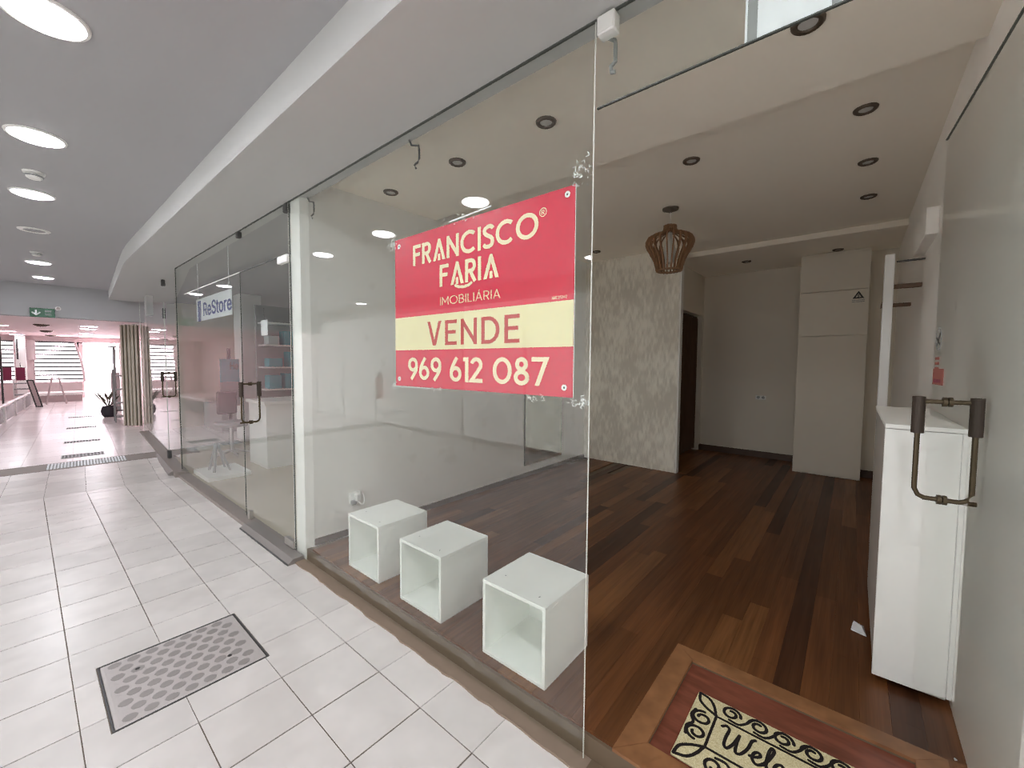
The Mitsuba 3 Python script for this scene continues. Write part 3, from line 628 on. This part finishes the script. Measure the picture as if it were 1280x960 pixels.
# interior of the neighbouring shop
struct('floor', bx(-10.5, -3.08, 1.275, 3.9, -.02, .034), 'pale_wood', 'pale floor of the neighbouring shop')
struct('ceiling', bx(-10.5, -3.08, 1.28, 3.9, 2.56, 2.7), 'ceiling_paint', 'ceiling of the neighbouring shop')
struct('wall_back', cat([bx(-10.5, -2.98, 3.8, 3.92, 0, 2.7), bx(-10.6, -10.45, 1.7, 3.9, 0, 2.7)]), 'white_paint', 'back walls of the neighbouring shop')
k = thing('shop_banner', 'white hanging banner with blue lettering inside the neighbouring shop', 'banner')
obj('cloth', bx(-5.98, -4.72, 1.345, 1.349, 1.87, 2.125), 'banner_white', k)
part_label(obj('lettering', letter_place(fit_text('ReStore', .98, .155), (-5.70, 1.344, 1.915), (1, 0, 0), (0, -1, 0)), 'navy_ink', k), 'dark blue lettering')
for x in (-5.9, -4.8): obj('cord', bx(x - .003, x + .003, 1.344, 1.350, 2.125, 2.56), 'banner_white', k)
lg = sbox(.02, 0, .11, .20).buffer(.018); obj('emblem', letter_place(prism(lg.difference(LineString([(.085, .02), (.085, .18)]).buffer(.008)), 0, .001), (-5.92, 1.344, 1.885), (1, 0, 0), (0, -1, 0)), 'navy_ink', k)
single('square_column', cbx(-8.42, -8.08, 2.42, 2.75, .034, 2.56, .006), 'white_satin', 'square white column inside the neighbouring shop', 'column')
k = thing('shop_counter', 'pale white sales counter inside the neighbouring shop', 'counter')
obj('body', cbx(-6.30, -5.69, 1.96, 3.5, .034, .86, .004), 'white_satin', k); obj('worktop', cbx(-6.33, -5.66, 1.93, 3.55, .86, .90, .004), 'white_laminate', k)
struct('wall_inner', bx(-7.35, -7.30, 2.4, 3.75, .034, 2.3), 'mid_grey', 'grey display wall behind the pale counter')
for z, t in ((.95, 'lowest'), (1.30, 'second'), (1.65, 'third'), (2.0, 'topmost')):
    single('wall_shelf', bx(-7.30, -7.0, 2.42, 3.72, z, z + .02), 'white_satin', t + ' white shelf board behind the pale counter', 'shelf', 'shelf boards behind the counter')
rs = random.Random(5)
ORD = ('first', 'second', 'third', 'fourth', 'fifth', 'sixth')
for z, lev in ((.97, 'lowest'), (1.32, 'second'), (1.67, 'third')):
    y = 2.5; nb = 0
    while y < 3.55:
        w, h = rs.uniform(.12, .22), rs.uniform(.12, .25)
        mt = rs.choice(('teal', 'pale_teal', 'banner_white', 'mid_grey', 'teal'))
        single('boxed_product', cbx(-7.28, -7.08, y, y + w, z, z + h, .003), mt, f'{ORD[nb]} box from the left on the {lev} shelf board behind the counter', 'box', 'boxes on the wall shelf'); nb += 1
        y += w + rs.uniform(.05, .15)
k = thing('poster_stand', 'free standing teal poster board in the neighbouring shop', 'poster')
obj('board', bx(-7.92, -7.90, 2.06, 2.33, 1.06, 1.44), 'teal', k); obj('lower_sheet', bx(-7.92, -7.902, 2.06, 2.33, .66, 1.06), 'mid_grey', k)
obj('lettering', letter_place(fit_text('He', .12, .13), (-7.899, 2.20, 1.26), (0, 1, 0), (1, 0, 0)), 'green_sign', k)
obj('post', bx(-7.97, -7.93, 2.18, 2.22, .034, 1.62), 'dark_grey', k); obj('foot', bx(-8.1, -7.85, 2.06, 2.33, .034, .05), 'mid_grey', k)
k = thing('office_chair', 'grey swivel chair standing between the poster and the counter', 'chair')
cx, cy = -6.95, 1.93
obj('seat', lathe([(0, .46), (.2, .46), (.22, .50), (.2, .53), (0, .53)], (cx, cy, 0)), 'mid_grey', k, 40); obj('backrest', cbx(cx - .20, cx - .16, cy - .13, cy + .13, .62, .96, .02), 'dark_grey', k)
obj('post', cyl(.025, (cx, cy, .08), (cx, cy, .46)), 'steel', k)
for i in range(5): obj('leg', tube([(cx, cy, .10), (cx + .25 * math.cos(i * 1.257), cy + .25 * math.sin(i * 1.257), .06)], .016, 6), 'steel', k)
k = thing('floor_plinth', 'low white display plinth just behind the neighbouring glass', 'plinth')
obj('slab', cbx(-6.15, -5.56, 1.30, 1.74, .034, .085, .004), 'white_laminate', k)
k = thing('tabletop_easel', 'small grey folding stand on the low white plinth', 'stand')
for s in (-1, 1):
    obj('leg', tube([(-5.88 + s * .10, 1.42, .085), (-5.88, 1.47, .42)], .016, 6), 'mid_grey', k); obj('leg', tube([(-5.88 + s * .10, 1.58, .085), (-5.88, 1.48, .42)], .012, 6), 'mid_grey', k)
single('dark_cabinet', cbx(-10.4, -9.2, 2.4, 2.9, .034, .55, .01), 'mid_grey', 'low dark grey cabinet at the far side of the neighbouring shop', 'cabinet')
k = thing('price_tag', 'small white tag hanging behind the neighbouring glass door', 'tag')
obj('card', bx(-3.89, -3.75, 1.318, 1.320, 1.63, 1.76), 'banner_white', k); obj('string', bx(-3.822, -3.818, 1.318, 1.320, 1.76, 1.86), 'dark_grey', k)

# fire extinguisher on the opposite wall
k = thing('fire_extinguisher', 'red fire extinguisher on the opposite wall, seen only as a reflection', 'fire extinguisher')
e = np.array([-7.98, -2.55, .60])
obj('body', lathe([(0, 0), (.075, 0), (.08, .02), (.08, .42), (.06, .48), (.025, .51), (0, .51)], e), 'extinguisher_red', k, 40); obj('valve', cbx(e[0] - .03, e[0] + .03, e[1] - .03, e[1] + .03, e[2] + .51, e[2] + .57, .006), 'black', k)
obj('hose', tube(catmull([e + (0.02, 0, .55), e + (.11, .0, .50), e + (.12, 0, .35), e + (.10, 0, .2)]), .012, 8), 'black', k)

# ------------------------------------------------------------------ for sale sign (hung inside the pane)
k = thing('for_sale_sign', 'red and cream real estate sign taped inside the large shop window', 'sign')
S0, S1, Z0, Z1 = -1.820, -0.758, EYE - .124, EYE + .613
yb = GY + .006
obj('board', cbx(S0, S1, yb, yb + .004, Z0, Z1, .001), 'sign_red', k)
obj('cream_band', bx(S0, S1, yb - .0006, yb + .001, EYE + .057, EYE + .220), 'sign_cream', k)
def put_text(name, mesh, x, z, mat, text):
    kk = obj(name, letter_place(mesh, (x, yb - .0006, EYE + z), (1, 0, 0), (0, -1, 0)), mat, k); part_label(kk, text)
def house_a(h):                      # a roof without a crossbar and a small door under it
    roof = LineString([(.085, -.1), (.43, .93), (.775, -.1)]).buffer(.083, join_style=2, mitre_limit=1.6, cap_style=2).intersection(sbox(-1, 0, 2, 1))
    m = prism(unary_union([roof, sbox(.355, 0, .505, .30)]), 0, .001); m.apply_scale((h, h, 1)); return m, .86 * h
def arc_(cx, cy, rx, ry, a0, a1, n=28):
    t = np.radians(np.linspace(a0, a1, n)); return list(zip(cx + rx * np.cos(t), cy + ry * np.sin(t)))
def glyph(c, w):                     # a plain geometric sans drawn with strokes of width w, capitals 1 high -> (strokes, advance width)
    h = w / 2; T_ = 1 - h
    if c == 'F': return [[(h, 0), (h, 1)], [(0, T_), (.56, T_)], [(0, .53), (.50, .53)]], .56
    if c == 'E': return [[(h, 0), (h, 1)], [(0, T_), (.58, T_)], [(0, .52), (.53, .52)], [(0, h), (.58, h)]], .58
    if c == 'L': return [[(h, 0), (h, 1)], [(0, h), (.52, h)]], .52
    if c == 'I': return [[(h, 0), (h, 1)]], w
    if c == 'R': return [[(h, 0), (h, 1)], [(0, T_), (.33, T_)] + arc_(.33, .70, .27 - h, .30 - h, 90, -90) + [(0, .40 + h)], [(.30, .44), (.56, 0)]], .62
    if c == 'B': return [[(h, 0), (h, 1)], [(0, T_), (.33, T_)] + arc_(.33, .745, .24 - h, .255 - h, 90, -90) + [(0, .49 + h)], [(.33, .51)] + arc_(.35, .27, .28 - h, .27 - h, 90, -90) + [(0, h)]], .63
    if c == 'D': return [[(h, 0), (h, 1)], [(0, T_), (.30, T_)] + arc_(.30, .5, .46 - h, .5 - h, 90, -90) + [(0, h)]], .76
    if c == 'N': return [[(h, 0), (h, 1)], [(.74 - h, 0), (.74 - h, 1)], [(h, T_), (.74 - h, h)]], .74
    if c == 'M': return [[(h, 0), (h, 1)], [(.86 - h, 0), (.86 - h, 1)], [(h, .97), (.43, .30), (.86 - h, .97)]], .86
    if c == 'V': return [[(h * .9, 1.03), (.37, -.03), (.74 - h * .9, 1.03)]], .74
    if c in 'AÁ': return [[(h * .9, -.03), (.37, 1.0), (.74 - h * .9, -.03)], [(.16, .30), (.58, .30)]] + ([[(.34, 1.10), (.44, 1.24)]] if c == 'Á' else []), .74
    if c == 'C': return [arc_(.5, .5, .5 - h, .5 - h, 48, 312)], .88
    if c == 'O': return [arc_(.5, .5, .5 - h, .5 - h, 0, 360, 48)], 1.0
    if c == 'S': return [[tuple(p) for p in catmull([(.53, .80), (.46, T_ - .03), (.31, T_), (.13, T_ - .08), (.10, .69), (.22, .565), (.40, .47), (.50, .36), (.49, .17), (.33, h), (.16, h + .02), (.05, .20)], 5)]], .58
    if c == '0': return [arc_(.41, .5, .41 - h, .5 - h, 0, 360, 48)], .82
    if c == '1': return [[(.26 - h, 0), (.26 - h, 1)], [(0, T_), (.26, T_)]], .26
    if c == '2': return [arc_(.30, .70, .30 - h, .30 - h, 165, -25) + [(.07, h), (.60, h)]], .60
    if c == '7': return [[(0, T_), (.55, T_), (.20, -.02)]], .60
    if c == '8': return [arc_(.31, .745, .255 - h, .255 - h, 0, 360, 36), arc_(.31, .27, .31 - h, .28 - h, 0, 360, 36)], .62
    if c == '6': return [arc_(.31, .32, .31 - h, .32 - h, 0, 360, 36), [tuple(p) for p in catmull([(h, .34), (.13, .60), (.38, .99)], 8)]], .62
    if c == '9': return [arc_(.31, .68, .31 - h, .32 - h, 0, 360, 36), [tuple(p) for p in catmull([(.62 - h, .66), (.50, .40), (.20, .005)], 8)]], .62
    return [], .30
def sans(text, W_, H_, stroke=.15, gap=.13):
    out, x = [], 0.0
    for c in text:
        st, adv = glyph(c, stroke)
        for p in st:
            ln = LineString(p); g = ln.buffer(stroke / 2, cap_style=2, join_style=2, mitre_limit=2.2)
            if c in 'VAÁN7': g = g.intersection(sbox(-1, 0, 3, 1.0 if c != 'Á' or p[0][1] < 1.05 else 2))
            out.append(shapely.affinity.translate(g, x, 0))
        x += adv + gap
    g = unary_union(out).simplify(.002); x0, _, x1, _ = g.bounds
    g = shapely.affinity.affine_transform(g, [W_ / (x1 - x0), 0, 0, H_, -x0 * W_ / (x1 - x0), 0])
    return prism(g, 0, .001)
def word(s, w, h):
    ms, x = [], 0.0
    for c in s:
        if c == 'A': m, wd = house_a(h)
        else:
            st, adv = glyph(c, .165); g = unary_union([LineString(p).buffer(.0825, cap_style=2, join_style=2, mitre_limit=2.2) for p in st])
            if c in 'N': g = g.intersection(sbox(-1, 0, 3, 1))
            m = prism(g, 0, .001); m.apply_scale((h, h, 1)); wd = adv * h
        m.apply_translation((x, 0, 0)); ms.append(m); x += wd + (.05 if c == 'A' else .10) * h
    m = cat(ms); lo, hi = m.bounds; m.apply_translation((-lo[0], 0, 0)); m.apply_scale((w / (hi[0] - lo[0]), 1, 1)); return m
put_text('lettering', word('FRANCISCO', .755, .097), -1.668, .464, 'sign_ink', 'cream lettering of the first line')
fa = word('FARIA', .362, .098)
arc = LineString([(.105, -.005), (.13, -.014), (.16, -.016), (.19, -.012), (.205, -.004)]).buffer(.006)
put_text('lettering', cat([fa, prism(arc, 0, .001)]), -1.470, .342, 'sign_ink', 'cream lettering of the second line')
put_text('lettering', sans('IMOBILIÁRIA', .368, .037, .085, .17), -1.468, .258, 'sign_ink', 'thin cream lettering of the third line')
put_text('lettering', sans('VENDE', .560, .112, .14, .20), -1.559, .076, 'sign_red_ink', 'dark red lettering on the cream band')
put_text('lettering', sans('969 612 087', .855, .108, .155, .09), -1.712, -.088, 'sign_ink', 'cream telephone number')
put_text('lettering', fit_text('AMI 25242', .064, .011, bold=False), -.850, .228, 'sign_ink', 'tiny cream licence number')
ring = Point(0, 0).buffer(.0165).difference(Point(0, 0).buffer(.0135))
rr = fit_text('R', .014, .018); rr.apply_translation((-.007, -.009, 0))
put_text('trademark', cat([prism(ring, 0, .001), rr]), -.893, .548, 'sign_ink', 'small cream registered mark')
for x, z in ((-.789, .586), (-.792, -.089), (-1.787, -.088), (-1.782, .578)):
    h = obj('eyelet', letter_place(prism(Point(0, 0).buffer(.011).difference(Point(0, 0).buffer(.004)), 0, .0015), (x, yb - .0004, EYE + z), (1, 0, 0), (0, -1, 0)), 'tape', k)
    obj('screw', letter_place(prism(Point(0, 0).buffer(.004), 0, .001), (x, yb - .0004, EYE + z), (1, 0, 0), (0, -1, 0)), 'dark_grey', h)
rt = random.Random(21)
fl = []
def flakes(cx, cz, sx, sz, n):
    for _ in range(n):
        x, z = cx + rt.gauss(0, sx), cz + rt.gauss(0, sz); a = rt.uniform(0, 6.28); L = rt.uniform(.004, .018)
        fl.append(LineString([(x, z), (x + L * math.cos(a), z + L * .7 * math.sin(a)), (x + L * math.cos(a + .9), z + L * math.sin(a + .9))]).buffer(rt.uniform(.0005, .0014)))
flakes(S0 - .02, Z1 - .01, .022, .018, 34); flakes(S1 + .022, Z1 + .03, .02, .02, 30); flakes(S1 + .03, Z0 - .015, .022, .008, 16); flakes(-1.35, Z1 + .012, .08, .012, 14); flakes(-.92, Z0 - .012, .03, .006, 10); flakes(-1.5, Z0 - .006, .05, .004, 6); flakes(S0 - .006, Z0, .01, .01, 8)
fl += [LineString([(S0 - .03, Z0 - .004), (S0 + .3, Z0 - .003)]).buffer(.0012), LineString([(S1 + .006, Z0), (S1 + .005, Z1)]).buffer(.0012), LineString([(-1.4, Z1 + .006), (-1.15, Z1 + .016)]).buffer(.003)]
stuff(obj('tape_residue', letter_place(prism(unary_union(fl), 0, .0008), (0, GY + .0024, 0), (1, 0, 0), (0, -1, 0)), 'tape', k), 'whitish torn tape around the sign')

# ------------------------------------------------------------------ white cubes
for x0, y0, dpt, t in ((-2.460, 1.312, .36, 'rearmost'), (-1.892, 1.306, .345, 'middle'), (-1.249, 1.300, .345, 'nearest')):
    k = thing('display_cube', f'{t} of three open white display cubes on the shop floor behind the window', 'cube')
    w, th = .346, .016; x1, y1, z0, z1 = x0 + w, y0 + dpt, FS, FS + .342
    obj('side_panel', cbx(x0, x0 + th, y0, y1, z0, z1 - th, .0012), 'white_laminate', k); obj('side_panel', cbx(x1 - th, x1, y0, y1, z0, z1 - th, .0012), 'white_laminate', k)
    obj('top_panel', cbx(x0, x1, y0, y1, z1 - th, z1, .0012), 'white_laminate', k); obj('bottom_panel', cbx(x0 + th, x1 - th, y0, y1, z0, z0 + th, .0012), 'white_laminate', k)
    obj('back_panel', bx(x0 + th, x1 - th, y1 - th, y1 - .001, z0 + th, z1 - th), 'white_laminate', k)
    for (sx, sy) in ((.06, .09), (.28, .05)): obj('screw_cover', cyl(.004, (x0 + sx, y0 + sy, z1), (x0 + sx, y0 + sy, z1 + .0006), 10), 'mid_grey', k)
    obj('screw_cover', cyl(.006, (x1 - th - .0008, y0 + .12, z0 + .22), (x1 - th, y0 + .12, z0 + .22), 10), 'dark_grey', k)

# ------------------------------------------------------------------ mat well and doormat
k = thing('mat_frame', 'brown wooden frame let into the floor around the doormat', 'frame')
fo = np.array(frame_out.bounds); ri = np.array(recess.bounds)
obj('side_board', prism(Polygon([(fo[0], fo[1]), (ri[0], ri[1]), (ri[0], ri[3]), (fo[0], fo[3])]).buffer(-.0005), .085, FS + .001), 'frame_wood', k)
obj('side_board', prism(Polygon([(fo[2], fo[1]), (ri[2], ri[1]), (ri[2], ri[3]), (fo[2], fo[3])]).buffer(-.0005), .085, FS + .001), 'frame_wood', k)
obj('end_board', prism(Polygon([(fo[0], fo[1]), (fo[2], fo[1]), (ri[2], ri[1]), (ri[0], ri[1])]).buffer(-.0005), .085, FS + .001), 'frame_wood', k)
obj('end_board', prism(Polygon([(fo[0], fo[3]), (fo[2], fo[3]), (ri[2], ri[3]), (ri[0], ri[3])]).buffer(-.0005), .085, FS + .001), 'frame_wood', k)
part_label(obj('well_floor', bx(ri[0], ri[2], ri[1], ri[3], .079, .083), 'recess_wood', k), 'reddish sunken floor of the frame')
k = thing('doormat', 'cream coir doormat with black scrolls and the word Welcome', 'doormat')
mx0, mx1, my0, my1, mz = -.430, .190, 1.372, 1.717, .0925
obj('pile', cbx(mx0, mx1, my0, my1, .083, mz, .003), 'coir', k)
def stroke(pts, w): return LineString(pts).buffer(w)
def spiral(cx, cy, r0, turns, a0, sgn, sx=1.0):
    t = np.linspace(0, 1, 40); a = a0 + sgn * turns * 2 * np.pi * t; r = r0 * (1 - .62 * t)
    return np.c_[cx + r * np.cos(a) * sx, cy + r * np.sin(a)]
black = []
ix0, ix1, iy0, iy1 = -.345, .105, 1.470, 1.630
ws = .0054
black.append(sbox(ix0, iy0, ix1, iy1).exterior.buffer(.0045))
def leaf(a, b, w):
    a, b = np.array(a), np.array(b); d = b - a; n = np.array([-d[1], d[0]]) / np.linalg.norm(d) * w
    for s in (-1, 1): black.append(stroke(catmull([a, a + d * .3 + s * n, a + d * .65 + s * n * .8, b]), ws))
for cxn, ixn in ((mx0 + .008, ix0 - .002), (mx1 - .008, ix1 + .002)):
    for cyn, iyn in ((my0 + .008, iy0 - .002), (my1 - .008, iy1 + .002)): leaf((cxn, cyn), (ixn, iyn), .020)
for sx_, xc in ((1, mx0 + .046), (-1, mx1 - .046)):
    for s in (-1, 1):
        black.append(stroke(spiral(xc, 1.55 + s * .038, .033, 1.25, math.pi / 2 * -s + math.pi, s * sx_, 1.1), ws))
    black.append(stroke(catmull([(xc - .03 * sx_, 1.55 - .065), (xc - .036 * sx_, 1.55 - .03), (xc - .022 * sx_, 1.55), (xc - .036 * sx_, 1.55 + .03), (xc - .03 * sx_, 1.55 + .065)]), ws))
for yc, s in ((my1 - .042, 1), (my0 + .048, -1)):
    for i, x in enumerate((-.305, -.215, -.140, -.100 + .045, .020, .080)):
        fl_ = 1 if i % 2 == 0 else -1
        black.append(stroke(spiral(x, yc + .004 * s, .032, 1.3, math.pi * (0 if fl_ > 0 else 1), fl_ * s), ws))
    for x in (-.26, -.178, -.098, -.018, .05):
        black.append(stroke(catmull([(x - .045, yc - .030 * s), (x - .015, yc - .032 * s), (x + .005, yc - .012 * s), (x + .02, yc + .018 * s), (x + .035, yc + .034 * s)]), ws * .9))
pat = unary_union(black).intersection(sbox(mx0 + .002, my0 + .002, mx1 - .002, my1 - .002))
part_label(obj('scroll_pattern', prism(pat, mz - .001, mz + .0008), 'mat_black', k), 'black scrollwork border')
SW = [[(0, 1.75), (.25, 1.98), (.48, 1.75), (.42, 1.0), (.44, .25), (.66, .05), (.95, .7), (1.15, 1.7)], [(1.15, 1.7), (1.12, .8), (1.2, .1), (1.5, .2), (1.8, .95), (1.92, 1.75), (2.1, 2.0)],
      [(2.0, .45), (2.35, .6), (2.58, .88), (2.45, 1.08), (2.22, .9), (2.15, .4), (2.38, .05), (2.65, .15), (2.85, .45)],
      [(2.80, .3), (3.08, 1.0), (3.26, 1.85), (3.10, 2.05), (2.98, 1.5), (2.96, .5), (3.12, .05), (3.38, .25)],
      [(3.95, .8), (3.78, 1.04), (3.52, .85), (3.42, .45), (3.58, .05), (3.88, .1), (4.15, .4)],
      [(4.55, 1.02), (4.22, .78), (4.2, .25), (4.5, .02), (4.8, .3), (4.78, .8), (4.55, 1.02), (4.72, .82), (5.05, .88)],
      [(5.0, .88), (5.16, .9), (5.15, 0)], [(5.15, .5), (5.36, .97), (5.53, .78), (5.52, 0)], [(5.52, .5), (5.73, .97), (5.90, .78), (5.90, .2), (6.05, .05), (6.2, .25)],
      [(6.15, .45), (6.5, .6), (6.73, .88), (6.6, 1.08), (6.37, .9), (6.3, .4), (6.53, .05), (6.8, .15), (7.05, .5)]]
sc_ = .0495
wt = unary_union([LineString(catmull(s) * sc_).buffer(.0052) for s in SW])
wm = prism(wt, 0, .0018); wm.apply_translation((-.318, 1.512, mz - .001))
part_label(obj('lettering', wm, 'mat_black', k), 'black script lettering')

# ------------------------------------------------------------------ white cabinet by the right wall
k = thing('white_cabinet', 'tall narrow white cabinet against the right wall behind the glass door', 'cabinet')
cz0, cz1 = FS + .034, 1.183
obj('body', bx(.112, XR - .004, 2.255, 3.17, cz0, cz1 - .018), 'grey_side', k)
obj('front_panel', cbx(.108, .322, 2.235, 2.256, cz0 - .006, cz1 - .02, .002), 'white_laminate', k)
obj('side_strip', bx(.325, XR - .002, 2.238, 2.256, cz0, cz1 - .02), 'white_satin', k)
obj('top_panel', cbx(.108, XR - .003, 2.235, 3.175, cz1 - .018, cz1, .002), 'white_laminate', k)
obj('plinth', bx(.16, XR - .01, 2.36, 3.15, FS, cz0), 'black', k)
k = thing('wall_rack', 'slim white upright with two wooden rails fixed to the right wall', 'rack')
obj('upright', cbx(.137, .190, 3.86, 3.90, FS, 2.182, .003), 'white_satin', k)
obj('rail', cbx(.155, XR, 3.99, 4.02, 1.962, 1.992, .003), 'rack_wood', k); obj('rail', cbx(.155, XR, 4.68, 4.71, 1.905, 1.935, .003), 'rack_wood', k)
obj('rail_arm', bx(.155, .185, 3.9, 4.7, 1.90, 1.93), 'rack_wood', k)
k = thing('duct_box', 'small white box on the right wall below the ceiling', 'box')
obj('casing', cbx(.285, XR, 3.36, 4.0, 2.17, 2.325, .003), 'wall_bright', k); obj('lower_lip', bx(.20, XR, 3.9, 3.92, 2.13, 2.14), 'dark_grey', k)
p = trimesh.convex.convex_hull(np.array([(.04, 2.60, FS + .001), (.10, 2.58, FS + .001), (.09, 2.68, FS + .001), (.05, 2.67, FS + .018), (.08, 2.63, FS + .022)]))
single('paper_scrap', p, 'banner_white', 'crumpled scrap of white paper on the floor beside the cabinet', 'paper')

rc = random.Random(9); ch = []
for _ in range(9):
    y = rc.uniform(1.30, 2.10); x = XR - rc.uniform(.004, .035); r = rc.uniform(.003, .007)
    ch.append(trimesh.convex.convex_hull(np.array([(x + r * math.cos(q) * rc.uniform(.5, 1), y + r * math.sin(q) * rc.uniform(.5, 1.4), z) for q in np.linspace(0, 5.5, 6) for z in (FS + .001, FS + .003)])))
kk = thing('paint_chips', 'flakes of white paint on the floor along the right wall', 'paint chips'); scene[kk] = mikit.ply(cat(ch), 'banner_white', False); stuff(kk)

# ------------------------------------------------------------------ recessed spots and pendant
ring_shape = mikit.ply(lathe([(.030, -.002), (.034, -.010), (.046, -.012), (.053, -.006), (.054, 0.0)]), 'spot_rim', 40)
lens_shape = mikit.ply(lathe([(0, -.004), (.033, -.004), (.033, 0), (0, 0)]), 'spot_lens')
def spot(x, y, z, label):
    k = thing('ceiling_spot', label, 'spotlight')
    scene[k + '__ring'] = {**ring_shape, 'to_world': T().translate([x, y, z])}; scene[k + '__lens'] = {**lens_shape, 'to_world': T().translate([x, y, z])}
for x, t in ((-2.653, 'leftmost dark-rimmed spot in the window row, seen left above the sign'), (-1.938, 'second dark-rimmed spot of the window row, seen above the sign'), (-1.268, 'third dark-rimmed spot of the window row, seen through the glass near its free edge'), (-.177, 'dark-rimmed spot partly hidden behind the notice on the transom')): spot(x, 1.778 if x < -1 else 1.875, 2.66, t)
for x, y, t in ((-.89, 2.925, 'dark-rimmed spot on the main ceiling in front of the pendant lamp'), (-.005, 2.925, 'nearest of three dark-rimmed spots along the right of the main ceiling'), (.019, 3.68, 'middle of three dark-rimmed spots along the right of the main ceiling'), (.038, 4.43, 'farthest of three dark-rimmed spots along the right of the main ceiling'), (-2.47, 4.55, 'dark-rimmed spot near the mottled wall beside the glass edge')): spot(x, y, 2.78, t)
for x, y, t in ((-1.10, 5.96, 'left dark-rimmed spot in the lowered back ceiling'), (-.19, 5.98, 'right dark-rimmed spot in the lowered back ceiling')): spot(x, y, 2.725, t)
k = thing('pendant_lamp', 'lantern shaped wooden slat pendant lamp on the shop ceiling', 'pendant lamp')
px_, py_ = -1.292, 3.71
obj('canopy', lathe([(0, -.03), (.02, -.03), (.03, -.012), (.068, -.010), (.07, 0), (0, 0)], (px_, py_, 2.78)), 'spot_rim', k, 40)
obj('cord', cyl(.003, (px_, py_, 2.62), (px_, py_, 2.76), 8), 'white_satin', k)
outer = [(.055, 2.635), (.058, 2.60), (.075, 2.575), (.135, 2.56), (.185, 2.535), (.206, 2.50), (.205, 2.47), (.190, 2.43), (.160, 2.38), (.135, 2.33), (.120, 2.28), (.110, 2.235)]
inner = [(r - (.026 if z < 2.58 else .018), z) for r, z in outer]
prof = Polygon(outer + inner[::-1]).buffer(0)
slat = extrude_polygon(prof, .010, engine='earcut'); slat.apply_translation((0, 0, -.005))
v = np.array(slat.vertices); slat.vertices = np.c_[v[:, 0], -v[:, 2], v[:, 1]]
slat_shape = mikit.ply(slat, 'lamp_wood')
for i in range(22): put('slat', slat_shape, k, 'lamp_wood', T().translate([px_, py_, 0]).rotate([0, 0, 1], i * 360 / 22 + 4))
obj('top_ring', lathe([(.030, 2.622), (.052, 2.622), (.052, 2.636), (.030, 2.636), (.030, 2.622)], (px_, py_, 0)), 'lamp_wood', k)
obj('bottom_ring', lathe([(.075, 2.236), (.106, 2.236), (.106, 2.250), (.075, 2.250), (.075, 2.236)], (px_, py_, 0)), 'lamp_wood', k)
obj('bulb', lathe([(0, 2.30), (.03, 2.305), (.05, 2.34), (.055, 2.40), (.04, 2.47), (.022, 2.53), (.02, 2.57), (0, 2.57)], (px_, py_, 0)), 'bulb_white', k, 40)

print('tiles', ntile, 'planks', nplank, 'entries', len(scene))
